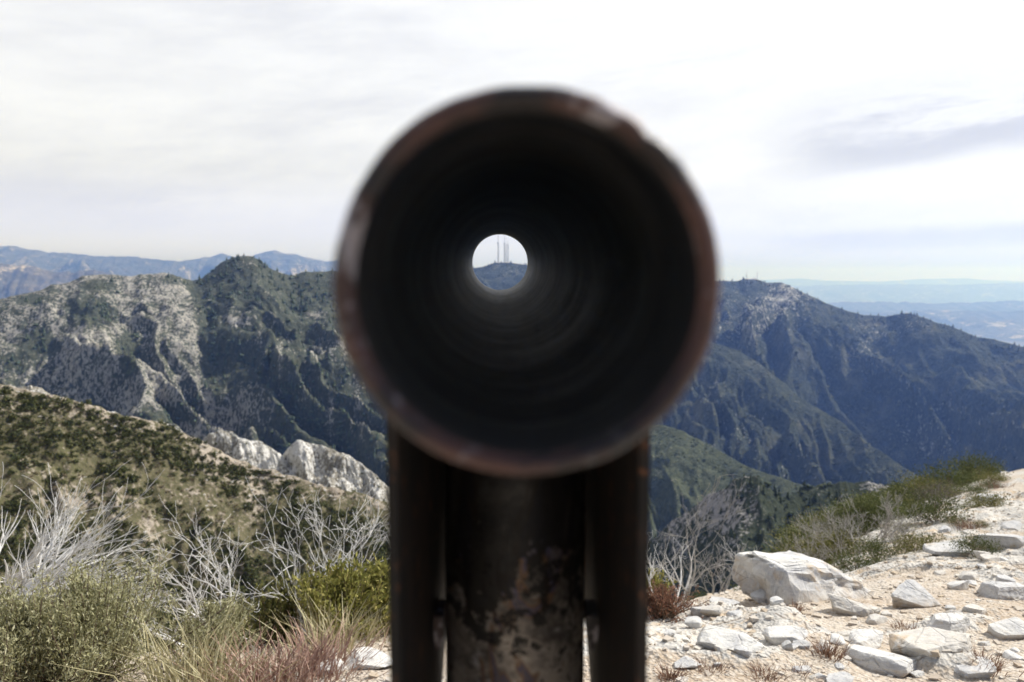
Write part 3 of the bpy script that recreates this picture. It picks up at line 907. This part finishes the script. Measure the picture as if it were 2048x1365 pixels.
for k, (px, d, H, lb) in enumerate([(1660, 7.2, .5, 'grey bare brush rising behind the right shoulder of the largest boulder'), (1720, 7.4, .55, 'dense grey bare brush in the hollow right of the largest boulder'), (1775, 8.0, .6, 'tallest bush of the grey bare brush in the hollow'),
                                    (1815, 8.2, .5, 'grey bare brush between the hollow and the round green bush'), (1690, 8.6, .5, 'hazy grey bare brush at the back of the hollow'), (1500, 7.6, .5, 'grey bare brush rising behind the left of the largest boulder'),
                                    (1640, 9.2, .5, 'grey bare brush below the green slope, left of the hollow'), (1840, 7.2, .3, 'low grey brush behind the low grey rock')]):
    dead_shrub(px, d, H, lb, 30 + k, 6, (.0, 0), .009, 3, greywood, kids=(3, 4), fan=.6, spread=.7, name='bare_brush')


def leafy_shrub(name, seed, w, h, nleaf, leaf, lmat, wmat, stems=9, lob=14, thin=.45, upl=.3):
    """Root empty with stem and foliage, unit built at the origin."""
    rg = np.random.default_rng(seed)
    cs = []
    while len(cs) < lob:
        q = rg.uniform(-1, 1, 3); q[2] = abs(q[2])
        n_ = np.linalg.norm(q)
        if .45 < n_ < 1: cs.append(q * np.array([w / 2, w / 2, h]) * .82)
    cs = np.array(cs)
    paths = []
    for c in cs:
        mid = c * .5 + rg.normal(0, .05 * w, 3); mid[2] = abs(mid[2]) * .8
        t = np.linspace(0, 1, 7)[:, None]
        pts = (1 - t) ** 2 * np.array([0, 0, -.03]) + 2 * t * (1 - t) * mid + t * t * c
        paths.append((pts, np.linspace(.008, .0025, 7) * (w / .8)))
    ci = rg.integers(0, lob, nleaf)
    c = cs[ci] + rg.normal(0, 1, (nleaf, 3)) * np.array([w * .12, w * .12, h * .13])
    c[:, 2] = np.maximum(c[:, 2], .01)
    a = (c - np.array([0, 0, -.2 * h])); a /= np.linalg.norm(a, axis=1)[:, None]
    a = a + rg.normal(0, .7, (nleaf, 3)) + np.array([0, 0, upl]); a /= np.linalg.norm(a, axis=1)[:, None]
    b = np.cross(a, rg.normal(0, 1, (nleaf, 3))); b /= np.linalg.norm(b, axis=1)[:, None]
    s = leaf * rg.uniform(.6, 1.5, (nleaf, 1))
    V = np.stack([c, c + a * s * .5 + b * s * thin * .5, c + a * s, c + a * s * .5 - b * s * thin * .5], 1).reshape(-1, 3)
    root = empty(name)
    link('stem', mesh_np('stem', *tube_mesh(paths, 4), wmat, True), root)
    link('foliage', mesh_np('foliage', V, np.arange(nleaf * 4).reshape(-1, 4), lmat), root)
    return root


lf_green = foliage_mat('dark_green_leaves', (.045, .06, .022), (.10, .115, .04), (.18, .175, .075), .25)
lf_olive = foliage_mat('olive_leaves', (.085, .09, .03), (.17, .165, .055), (.26, .23, .10), .25)
lf_yellow = foliage_mat('yellow_green_leaves', (.15, .155, .04), (.29, .275, .08), (.44, .38, .14), .3)
lf_sage = foliage_mat('grey_green_sage_leaves', (.22, .21, .10), (.38, .365, .21), (.58, .55, .37), .25)
lf_purple = foliage_mat('purple_grey_twig_leaves', (.10, .085, .08), (.17, .145, .14), (.22, .2, .18), .1)
lf_red = foliage_mat('red_brown_tuft_leaves', (.16, .07, .045), (.27, .14, .09), (.36, .22, .15), .2)

PROTO = [leafy_shrub('green_shrub', 60, 1.0, .62, 3000, .035, lf_green, brownwood, lob=20),
         leafy_shrub('green_shrub', 61, 1.1, .55, 3000, .035, lf_olive, brownwood, lob=22),
         leafy_shrub('green_shrub', 62, .9, .7, 3000, .032, lf_green, brownwood, lob=18)]
USED = [False] * 3


def put(pk, px, d, s, label, group, sz=1.0, dz=-.02):
    src = PROTO[pk]
    o = src if not USED[pk] else copy_tree(src)
    USED[pk] = True
    o.location = [float(c) for c in gpt(px, d) + [0, 0, dz]]
    o.scale = (s, s, s * sz)
    o.rotation_euler.z = random.uniform(0, 6.28)
    tag(o, label, 'shrub', group)
    return o


GS = 'green shrubs on the summit slope'
put(0, 1922, 8.6, .62, 'round dark green bush standing alone by the dirt track', GS, 1.0)
put(1, 2030, 9.8, .55, 'green bush by the track at the right border, under the grey outcrop', GS)
put(2, 2015, 6.1, .42, 'low green bush directly above the layered ledge at the right border', GS, .7)
put(1, 1890, 6.9, .5, 'low spreading green bush behind the low grey rock', GS, .7)
put(0, 1760, 6.5, .42, 'dark green bush right below the bare grey brush of the hollow', GS, .9)
put(2, 1800, 6.9, .42, 'dark green bush just left of the low spreading one', GS, .8)
put(0, 1420, 5.6, .22, 'tiny round olive bush at the left end of the largest boulder', GS)
put(1, 1500, 7.4, .5, 'green bush hidden behind the left of the largest boulder', GS, .8)
put(2, 2010, 17.5, 1.3, 'dark green bush topping the skyline where the track ends at the right border', GS, .8)
put(0, 1950, 16.5, 1.4, 'large dark green bush on the skyline left of the track', GS, .8)
put(1, 1905, 14.5, 1.2, 'olive bush below the large skyline bush', GS, .75)
put(2, 1860, 11.5, .8, 'olive bush left of the purple twiggy shrub', GS, .8)
SLOPE = 'green shrubs covering the slope below the track'
rg = np.random.default_rng(99)
for k in range(130):
    d = 8.2 + 12 * rg.random() ** 1.2
    px = 1690 + (d - 8.2) / 12 * 280 + rg.uniform(-150, 80)
    put(int(rg.integers(0, 3)), px, d, rg.uniform(.55, 1.0), 'green shrub, one of the many packed together on the slope left of the dirt track', SLOPE, rg.uniform(.55, .8), -.05)

for k, (px, d, sc_) in enumerate([(1880, 9.6, .35), (1960, 10.4, .4), (2010, 11.5, .45), (1990, 13, .6), (1945, 12.4, .5), (2035, 13.8, .5), (1975, 8.2, .25), (1860, 8.4, .3), (2020, 8.0, .22), (1935, 14.2, .6), (2040, 15.5, .6), (1900, 10.6, .4)]):
    put(k % 3, px, d, sc_, 'low scrubby bush between the pale outcrops along the dirt track', 'low bushes along the dirt track', .65)

pr = leafy_shrub('twiggy_shrub', 70, 1.0, .5, 2600, .04, lf_purple, greywood, 12, 22, .15)
pr.location = [float(c) for c in gpt(1925, 11.2)]; pr.scale = (.85, .85, .85)
tag(pr, 'purple-grey leafless twiggy shrub beside the upper track', 'shrub')

def sprig_shrub(name, seed, w, h, nst, lmat, wmat, leaf=.02, per=60, lean=.5, thin=.28):
    """Sage: many upright wands set with narrow leaves."""
    rg = np.random.default_rng(seed)
    paths, LV = [], []
    for k in range(nst):
        ang = rg.uniform(0, 6.28); rr = abs(rg.normal(0, lean))
        tip = np.array([math.cos(ang) * rr * w * .55, math.sin(ang) * rr * w * .55, h * rg.uniform(.55, 1.0) * (1 - .25 * min(rr, 1.4) ** 2)])
        base = np.array([rg.normal(0, .04), rg.normal(0, .04), -.03])
        mid = tip * np.array([.75, .75, .35]) + rg.normal(0, .03, 3)
        t = np.linspace(0, 1, 8)[:, None]
        pts = (1 - t) ** 2 * base + 2 * t * (1 - t) * mid + t * t * tip
        paths.append((pts, np.linspace(.0045, .0012, 8)))
        tt = rg.uniform(.35, 1, (per, 1))
        c = (1 - tt) ** 2 * base + 2 * tt * (1 - tt) * mid + tt * tt * tip
        c = c + rg.normal(0, .035 * w, (per, 3)) * (1.1 - tt * .6)
        ax = tip - mid; ax /= np.linalg.norm(ax)
        a = ax + rg.normal(0, .6, (per, 3)); a /= np.linalg.norm(a, axis=1)[:, None]
        b = np.cross(a, rg.normal(0, 1, (per, 3))); b /= np.linalg.norm(b, axis=1)[:, None]
        s = leaf * rg.uniform(.6, 1.6, (per, 1))
        LV.append(np.stack([c, c + a * s * .5 + b * s * thin * .5, c + a * s, c + a * s * .5 - b * s * thin * .5], 1).reshape(-1, 3))
    root = empty(name)
    link('stem', mesh_np('stem', *tube_mesh(paths, 4), wmat, True), root)
    V = np.concatenate(LV)
    link('foliage', mesh_np('foliage', V, np.arange(len(V)).reshape(-1, 4), lmat), root)
    return root


def place(o, px, d, label, cat, group=None, dz=0.0, s=1.0):
    o.location = [float(c) for c in gpt(px, d) + [0, 0, dz]]
    o.scale = (s, s, s)
    tag(o, label, cat, group)


SG = 'sage bushes in the left foreground'
place(sprig_shrub('sage_bush', 80, .95, .47, 150, lf_sage, brownwood, .017, 170), 110, 3.25, 'large grey-green sage bush filling the bottom left corner', 'bush', SG, .0)
place(sprig_shrub('sage_bush', 81, .9, .42, 120, lf_sage, brownwood, .017, 170), -20, 3.1, 'grey-green sage bush cut by the left border', 'bush', SG, .0)
place(sprig_shrub('sage_bush', 82, .4, .30, 90, lf_sage, brownwood, .016, 150), 390, 3.5, 'smaller grey-green sage bush behind the pale grass', 'bush', SG, .0)
place(sprig_shrub('yellow_bush', 83, .7, .42, 110, lf_yellow, brownwood, .026, 70, thin=.4), 660, 4.0, 'yellow-green leafy bush left of the tube mount', 'bush', 'yellow bushes left of the tube', .0)
place(sprig_shrub('yellow_bush', 84, .55, .40, 90, lf_yellow, brownwood, .026, 70, thin=.4), 745, 4.15, 'yellow-green bush half hidden by the left plate of the tube mount', 'bush', 'yellow bushes left of the tube', .0)
place(sprig_shrub('yellow_bush', 85, .6, .36, 80, lf_olive, brownwood, .026, 70, thin=.4), 540, 4.2, 'olive bush around the foot of the upright dead shrubs', 'bush', 'yellow bushes left of the tube', .0)
place(sprig_shrub('yellow_bush', 86, .4, .34, 60, lf_yellow, brownwood, .024, 60, thin=.4), 1318, 5.6, 'thin yellow-green bush peeping out right of the right plate', 'bush', 'yellow bushes left of the tube', .0)
place(sprig_shrub('red_tuft', 87, .30, .17, 150, lf_red, brownwood, .014, 40, .7), 1338, 4.05, 'rust-red dry tuft beside the right plate of the tube mount', 'tuft')


def grass_mat(name, a, b):
    m = NT(name)
    return m.surf(m.mix(m.island(), a, b), .8, spec=.15, trans=.2)


g_straw = grass_mat('straw_grass', (.36, .31, .17), (.56, .52, .34))
g_pink = grass_mat('pink_dry_grass', (.26, .15, .12), (.46, .33, .26))
g_brown = grass_mat('brown_dry_twigs', (.16, .09, .06), (.32, .2, .14))


def grass(name, px, d, w, h, nb, mat, label, seed, group=None, wid=.0035, dz=0.0):
    rg = np.random.default_rng(seed)
    base = rg.normal(0, w * .28, (nb, 3)); base[:, 2] = -.02
    ln = np.clip(rg.normal(0, .30, (nb, 2)) + base[:, :2] / w * 1.2, -.62, .62)
    hh = h * rg.uniform(.45, 1.05, nb)
    side = rg.normal(0, 1, (nb, 2)); side /= np.linalg.norm(side, axis=1)[:, None]
    Vs = []
    for t, ww in ((0, 1), (.5, .8), (1, .15)):
        c = base.copy()
        c[:, :2] += ln * (hh * t ** 1.8)[:, None]
        c[:, 2] += hh * (t - .18 * t * t)
        off = np.concatenate([side * wid * ww, np.zeros((nb, 1))], 1)
        Vs += [c - off, c + off]
    V = np.stack(Vs, 1).reshape(-1, 3)
    k = (np.arange(nb) * 6)[:, None]
    Fc = np.concatenate([k + np.array([[0, 1, 3, 2]]), k + np.array([[2, 3, 5, 4]])])
    b = gpt(px, d)
    o = link(name, mesh_np(name, V, Fc, mat), None, b + [0, 0, dz])
    tag(o, label, 'grass tuft', group)
    return o


TG = 'dry grass tufts on the summit'
grass('grass_tuft', 310, 3.05, .36, .34, 170, g_straw, 'pale straw-coloured grass beside the large sage bush', 1, TG)
grass('grass_tuft', 380, 3.0, .33, .25, 150, g_straw, 'shorter straw grass at the bottom edge, left of the pink grass', 2, TG)
grass('grass_tuft', 500, 3.0, .45, .19, 420, g_pink, 'wide tuft of pinkish dry grass at the bottom edge', 3, TG)
grass('grass_tuft', 600, 3.15, .36, .21, 320, g_pink, 'pinkish dry grass left of the white rocks by the tube mount', 4, TG)
grass('grass_tuft', 640, 3.6, .3, .26, 160, g_straw, 'straw grass growing out of the yellow bush', 5, TG)
grass('grass_tuft', 730, 3.9, .35, .3, 160, g_straw, 'thin straw grass by the left plate of the tube mount', 6, TG)
for k, (px, py, w, h, lb) in enumerate([(1655, 1318, .16, .11, 'dry brown twigs between the white rocks in the middle of the gravel'), (1590, 1228, .2, .07, 'low dry brown plants in the dirt below the largest boulder'), (1338, 1362, .12, .08, 'dry brown tuft at the bottom edge beside the right plate'),
                                        (1425, 1345, .2, .07, 'dry brown plants below the wide low white rock'), (1960, 1345, .2, .08, 'dry brown plants at the right end of the broad slab'), (1530, 1355, .16, .07, 'dry brown tuft at the bottom edge below the wide low rock'), (1600, 1350, .14, .06, 'sparse dry tuft at the bottom edge left of the grey rock'),
                                        (1820, 1262, .2, .06, 'sparse dry plants left of the clean white rock'), (1945, 1060, .4, .16, 'rust-brown plants on the dirt track above the round green bush'), (1995, 980, .6, .2, 'rust-brown plants at the upper end of the track')]):
    b = gpix(px, py)
    grass('dry_tuft', 0, 3, w * .6, h, 160, g_brown, lb, 20 + k, TG, .002).location = [float(c) for c in b]

# ================================================================== SIGHTING TUBE
def cam2w(xc, yc, dep): return CAM + RT * xc + UP * yc + FWD * dep


RO, RI = .055, .0485
DN, DF = RO * F / 394.0, RI * F / 55.0
A = cam2w((1057 - 1024) / F * DN, (682.5 - 571) / F * DN, DN)
B = cam2w((1000 - 1024) / F * DF, (682.5 - 525) / F * DF, DF)
ax = Vector(B - A); TL = ax.length
root = empty('sighting_tube', (0, .57, 0))
tag(root, 'rusty iron sighting pipe on a post, pointing at the radio masts, filling the middle', 'sighting tube')

m = NT('rusted_iron_rim')
v = m.coord('Object')
n1 = m.noise(28, v, 6, .65, .4); n2 = m.noise(140, v, 5, .7); n3 = m.noise(55, v, 4, .6)
col = m.mix(m.ramp(n1, .42, .6), (.020, .017, .019), (.085, .042, .036))
col = m.mix(m.ramp(n3, .56, .64), col, (.25, .225, .24))
nor = m.bump(m.math('ADD', n2, n1), .6, .0012)
rim_mat = m.surf(col, m.ramp(n1, .3, .7, .30, .55), .3, nor, .5)

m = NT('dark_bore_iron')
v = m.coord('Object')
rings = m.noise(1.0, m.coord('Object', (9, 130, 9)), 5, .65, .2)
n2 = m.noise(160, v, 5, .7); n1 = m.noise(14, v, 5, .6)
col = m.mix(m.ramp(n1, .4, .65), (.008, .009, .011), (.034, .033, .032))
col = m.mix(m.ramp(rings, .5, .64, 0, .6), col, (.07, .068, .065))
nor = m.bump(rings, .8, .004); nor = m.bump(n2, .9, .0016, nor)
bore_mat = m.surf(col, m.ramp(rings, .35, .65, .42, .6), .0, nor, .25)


def revolve(prof, n, jit):
    """prof: list of (y, r, jitter weight)."""
    a = np.arange(n) / n * 2 * math.pi
    V = []
    for y, r_, j in prof:
        q = r_ * (1 + j * jit(a, y))
        V.append(np.stack([np.cos(a) * q, np.full(n, y) + 0, np.sin(a) * q], 1))
    V = np.concatenate(V)
    Fs = []
    i = np.arange(n)
    for k in range(len(prof) - 1):
        Fs.append(np.stack([k * n + i, k * n + (i + 1) % n, (k + 1) * n + (i + 1) % n, (k + 1) * n + i], 1))
    return V, np.concatenate(Fs)


def jit(a, y):
    g = .0075 * vn(np.cos(a) * 2.2, np.sin(a) * 2.2, y * 9, 77) + .0045 * vn(np.cos(a) * 7, np.sin(a) * 7, y * 30, 78) + .002 * vn(np.cos(a) * 20, np.sin(a) * 20, y * 60, 79)
    dent = np.exp(-((a - .90) / .05) ** 2) * .03 * math.exp(-(y / .01) ** 2)
    return g - dent


N = 160
rot = ax.to_track_quat('Y', 'Z')
outer = [(0.0032, RI + .0001, .45), (.0004, RI + .0024, .6), (0, RI + .0030, .6), (0, (RO + RI) / 2, .6), (.0004, RO - .0016, .8), (.0018, RO - .0003, 1)] + [(y, RO, 1) for y in np.linspace(.006, TL - .004, 60)] + [(TL - .001, RO - .001, 1), (TL, RO - .0025, .5), (TL, RI + .001, .4)]
V, Fc = revolve(outer, N, jit)
barrel = link('barrel', mesh_np('barrel', V, Fc, rim_mat, True), root)
ys = np.r_[.0032, np.linspace(.004, TL - .002, 420), TL]
inner = [(y, RI + (.0001 if y < .0035 else 0) + (.001 if y >= TL else 0), .45) for y in ys]
def jit_in(a, y):
    ring = vn(y * 70, np.cos(a) * .9, np.sin(a) * .9, 91) + .6 * vn(y * 190, np.cos(a) * 1.6, np.sin(a) * 1.6, 92)
    side = .25 + .75 * sstep(-.2, .9, np.cos(a + 2.45)) if True else 0
    return jit(a, y) + .010 * ring * side * sstep(.45, .85, y)


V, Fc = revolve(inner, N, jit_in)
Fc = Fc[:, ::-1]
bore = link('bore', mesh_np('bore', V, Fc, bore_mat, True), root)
for o in (barrel, bore):
    o.rotation_mode = 'QUATERNION'
    o.rotation_quaternion = rot
    o.location = [float(A[0]), float(A[1] - .57), float(A[2])]

# post
m = NT('heat_stained_post_steel')
v = m.coord('Object')
w1 = m.noise(17, v, 9, .70, .5); w2 = m.noise(75, v, 7, .75, .4); w3 = m.noise(17, m.coord('Object', (1, 1, .5)), 6, .6, 2.0)
col = m.mix(m.ramp(w1, .42, .58), (.10, .085, .075), (.48, .42, .36))
col = m.mix(m.ramp(w2, .54, .66, 0, .8), col, (.50, .47, .45))
col = m.mix(m.ramp(w3, .50, .53, 0, .8), col, (.20, .105, .05))
col = m.mix(m.ramp(w3, .545, .57, 0, .75), col, (.07, .08, .16))
col = m.mix(m.ramp(w3, .585, .61, 0, .8), col, (.16, .13, .12))
col = m.mix(m.ramp(m.noise(70, v, 6, .75), .6, .68), col, (.02, .017, .015))
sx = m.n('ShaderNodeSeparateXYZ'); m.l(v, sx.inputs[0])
flaked_shade = m.ramp(m.math('ADD', m.math('MULTIPLY_ADD', sx.outputs[2], 6.5, -8.28), m.math('ADD', m.math('MULTIPLY_ADD', w1, 3.2, -1.6), m.math('MULTIPLY_ADD', w2, 2.0, -1.0))), -.06, .02)  # tube's shade painted black on the upper post, edge broken like flaking paint
col = m.mix(m.math('MULTIPLY', flaked_shade, .93), col, (.006, .0055, .0055))
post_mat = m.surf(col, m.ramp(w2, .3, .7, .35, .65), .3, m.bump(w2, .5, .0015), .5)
PR_, PY = .0512, .575
zt = A[2] + (B - A)[2] * (PY - A[1]) / (B - A)[1] - RO * 1.06
px_c = (1030 - 1024) / F * PY
prof = np.linspace(-.1, zt, 60)
a = np.arange(96) / 96 * 2 * math.pi
V = np.concatenate([np.stack([px_c + np.cos(a) * PR_ * (1 + .006 * vn(np.cos(a) * 3, np.sin(a) * 3, z * 9, 5)), np.sin(a) * PR_, np.full(96, z)], 1) for z in prof])
i = np.arange(96)
Fc = np.concatenate([np.stack([k * 96 + i, k * 96 + (i + 1) % 96, (k + 1) * 96 + (i + 1) % 96, (k + 1) * 96 + i], 1) for k in range(len(prof) - 1)])
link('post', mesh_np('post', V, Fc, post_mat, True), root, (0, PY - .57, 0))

# side plates
m = NT('rusty_dark_plate')
v = m.coord('Object')
n1 = m.noise(18, m.coord('Object', (1, 1, .3)), 6, .65, .6); n2 = m.noise(70, v, 6, .7)
col = m.mix(m.ramp(n1, .4, .62), (.010, .0085, .008), (.030, .019, .014))
col = m.mix(m.ramp(n2, .56, .7), col, (.15, .06, .026))
plate_mat = m.surf(col, .7, .1, m.bump(n2, .6, .0012), .35)
zc = A[2]


def axz(y): return A[2] + (B - A)[2] * (y - A[1]) / (B - A)[1]


DP = .372
import bmesh
for s, pxo, pxo2 in ((-1, 769, 767), (1, 1304, 1316)):
    xo = (pxo - 1024) / F * DP
    xo2 = (pxo2 - 1024) / F * DP
    ztop = A[2] + .004
    zmid = at(pxo, 1150, DP)[2]; zlow = at(pxo, 1345, .62)[2]; zk = at(890, 1283, .62)[2]
    outl = [(DP, ztop), (DP + .002, 1.30), (DP, 1.2), (DP + .001, 1.08), (DP, .78), (.585, .78), (.600, zlow), (.628, zk - .004), (.640, zk + .004), (.70, zk + .02), (.70, axz(.70) - (.032 if s < 0 else 0)), (.56, axz(.56) - (.015 if s < 0 else 0)), (.50, ztop)]
    outl = [(y, z) for y, z in outl]
    bm = bmesh.new()
    f0 = []
    for side in (0, 1):
        vs = [bm.verts.new((xo + (xo2 - xo) * (0 if z > 1.4 else (1.4 - z) / .25) * .5 - s * .0055 * side, y - .57, z)) for y, z in outl]
        f0.append(vs)
    bm.faces.new(f0[0]); bm.faces.new(f0[1][::-1])
    for k in range(len(outl)):
        bm.faces.new([f0[0][k], f0[1][k], f0[1][(k + 1) % len(outl)], f0[0][(k + 1) % len(outl)]])
    bmesh.ops.recalc_face_normals(bm, faces=bm.faces)
    ed = [e for e in bm.edges]
    bmesh.ops.bevel(bm, geom=ed, offset=.0009, segments=2, affect='EDGES')
    me = bpy.data.meshes.new('side_plate'); bm.to_mesh(me); bm.free(); me.materials.append(plate_mat)
    link('side_plate', me, root)
    # small bent lug between the plate and the post
    lx = xo - s * .0085
    c = at(879 if s < 0 else 1182, 1252, .548)
    bm = bmesh.new()
    prof = [(-.004, .012), (.004, .012), (.004, -.003), (.0012, -.0125), (-.0012, -.0125), (-.004, -.001)]
    fr, bk = [bm.verts.new((c[0] + x, c[1] - .57 - .012, c[2] + z)) for x, z in prof], [bm.verts.new((c[0] + x, c[1] - .57 + .012, c[2] + z + .003)) for x, z in prof]
    bm.faces.new(fr); bm.faces.new(bk[::-1])
    for k in range(6): bm.faces.new([fr[k], bk[k], bk[(k + 1) % 6], fr[(k + 1) % 6]])
    bmesh.ops.recalc_face_normals(bm, faces=bm.faces)
    bmesh.ops.bevel(bm, geom=list(bm.edges), offset=.0007, segments=2, affect='EDGES')
    me = bpy.data.meshes.new('lug'); bm.to_mesh(me); bm.free(); me.materials.append(rim_mat)
    link('lug', me, root)

V, Fc = box_np(-.052, .059, .690 - .57, .696 - .57, at(890, 1283, .62)[2] + .01, A[2] + (B - A)[2] * (.69 - A[1]) / (B - A)[1] - RO * 1.04)
link('light_blocker', mesh_np('light_blocker', V, Fc, plate_mat), root)  # added plate, hidden behind the post, keeps light out of the bracket

# ================================================================== HAZE
V, Fc = box_np(-46000, 46000, -46000, 46000, ZP - 1, 620)
m = NT('mountain_air')
pv = m.n('ShaderNodeVolumePrincipled')
pv.inputs['Color'].default_value = (.20, .37, 1.0, 1)
pv.inputs['Absorption Color'].default_value = (1, 1, 1, 1)
pv.inputs['Density'].default_value = 9.2e-5
pv.inputs['Anisotropy'].default_value = 0.45
m.l(pv.outputs[0], m.out.inputs['Volume'])
tag(link('haze', mesh_np('haze', V, Fc, m.m)), 'blue mountain air fading the far ridges', 'haze', None, 'stuff')

# ================================================================== SKY, SUN
SAZ, SEL = R(68), R(46)
w = bpy.data.worlds.new('World'); SC.world = w
w.use_nodes = True
t = w.node_tree; t.nodes.clear()
W = NT.__new__(NT); W.t = t; W.m = None
out = W.n('ShaderNodeOutputWorld')
sky = W.n('ShaderNodeTexSky', sky_type='NISHITA', sun_disc=False, sun_elevation=SEL, sun_rotation=SAZ, altitude=1700.0)
b1 = W.n('ShaderNodeBackground'); b1.inputs['Strength'].default_value = .06
W.l(sky.outputs[0], b1.inputs['Color'])
tc = W.n('ShaderNodeTexCoord').outputs['Generated']
sep = W.n('ShaderNodeSeparateXYZ'); W.l(tc, sep.inputs[0])
azn = W.math('ARCTAN2', sep.outputs[0], sep.outputs[1])
el = W.math('ARCSINE', sep.outputs[2])
eln = W.math('MULTIPLY_ADD', azn, -.10, el)
cv = W.n('ShaderNodeCombineXYZ'); W.l(W.math('MULTIPLY', azn, 1.3), cv.inputs[0]); W.l(W.math('MULTIPLY', eln, 6.0), cv.inputs[1])
cl = W.noise(1.7, cv.outputs[0], 10, .62, .15)
cl2 = W.noise(.9, cv.outputs[0], 4, .5, .3)
sv = (math.cos(SEL) * math.sin(SAZ), math.cos(SEL) * math.cos(SAZ), math.sin(SEL))
dp = W.n('ShaderNodeVectorMath', operation='DOT_PRODUCT'); W.l(tc, dp.inputs[0]); dp.inputs[1].default_value = sv
glow = W.math('POWER', W.math('MAXIMUM', dp.outputs['Value'], 0.0), 2.0)
# a grey streak of thicker cloud on the right, with the texture's edge
streak = W.math('MULTIPLY', W.ramp(W.math('ABSOLUTE', W.math('SUBTRACT', W.math('MULTIPLY_ADD', azn, -.13, el), .112)), .012, .07, 1, 0), W.ramp(azn, .25, .48))
low = W.math('MULTIPLY', W.ramp(W.math('ABSOLUTE', W.math('SUBTRACT', W.math('MULTIPLY_ADD', azn, -.02, el), .036)), .002, .02, .75, 0), W.ramp(azn, .2, .4))
streak = W.math('MULTIPLY', W.math('MAXIMUM', streak, low), W.ramp(cl, .36, .52))
fac = W.ramp(W.math('SUBTRACT', W.math('ADD', cl, W.math('MULTIPLY', glow, .30)), W.math('MULTIPLY', streak, .5)), .27, .66)
ccol = W.mix(fac, (.735, .75, .81), (.985, 1.0, 1.03))
ccol = W.mix(W.ramp(el, .0, .14, .9, 0), ccol, (.79, .86, 1.42))
ccol = W.mix(W.ramp(el, .006, .042, .9, 0), ccol, (.52, .57, 1.6))
stg = W.math('MULTIPLY', W.math('MULTIPLY_ADD', glow, .16, .82), W.math('MULTIPLY_ADD', streak, -.17, 1.0))
cover = W.ramp(sep.outputs[1], -.35, .15, .12, .97)
b2 = W.n('ShaderNodeBackground'); W.l(ccol, b2.inputs['Color']); W.l(stg, b2.inputs['Strength'])
mx = W.n('ShaderNodeMixShader'); W.l(cover, mx.inputs[0]); W.l(b1.outputs[0], mx.inputs[1]); W.l(b2.outputs[0], mx.inputs[2])
W.l(mx.outputs[0], out.inputs['Surface'])

sl = bpy.data.lights.new('sun', 'SUN'); sl.energy = 4.6; sl.angle = R(.6); sl.color = (1, .97, .93)
so = bpy.data.objects.new('sun', sl); COL.objects.link(so)
so.rotation_mode = 'QUATERNION'
so.rotation_quaternion = Vector(sv).to_track_quat('Z', 'Y')
so.location = (30, 30, 60)

# ================================================================== CAMERA, RENDER
cd = bpy.data.cameras.new('camera'); co = bpy.data.objects.new('camera', cd); COL.objects.link(co)
co.location = (0, 0, CAMZ); co.rotation_euler = (math.pi / 2 - TH, 0, 0)
cd.sensor_width = 36; cd.lens = F / 2048 * 36
cd.clip_start = .02; cd.clip_end = 300000
cd.dof.use_dof = True; cd.dof.focus_distance = 1.9; cd.dof.aperture_fstop = 6.3
SC.camera = co
SC.render.engine = 'CYCLES'
cy = SC.cycles
cy.use_denoising = True
cy.max_bounces = 6; cy.diffuse_bounces = 3; cy.glossy_bounces = 4; cy.volume_bounces = 0; cy.transmission_bounces = 2
cy.sample_clamp_indirect = 6
SC.view_settings.view_transform = 'Standard'; SC.view_settings.look = 'None'
SC.view_settings.exposure = .32; SC.view_settings.gamma = 1
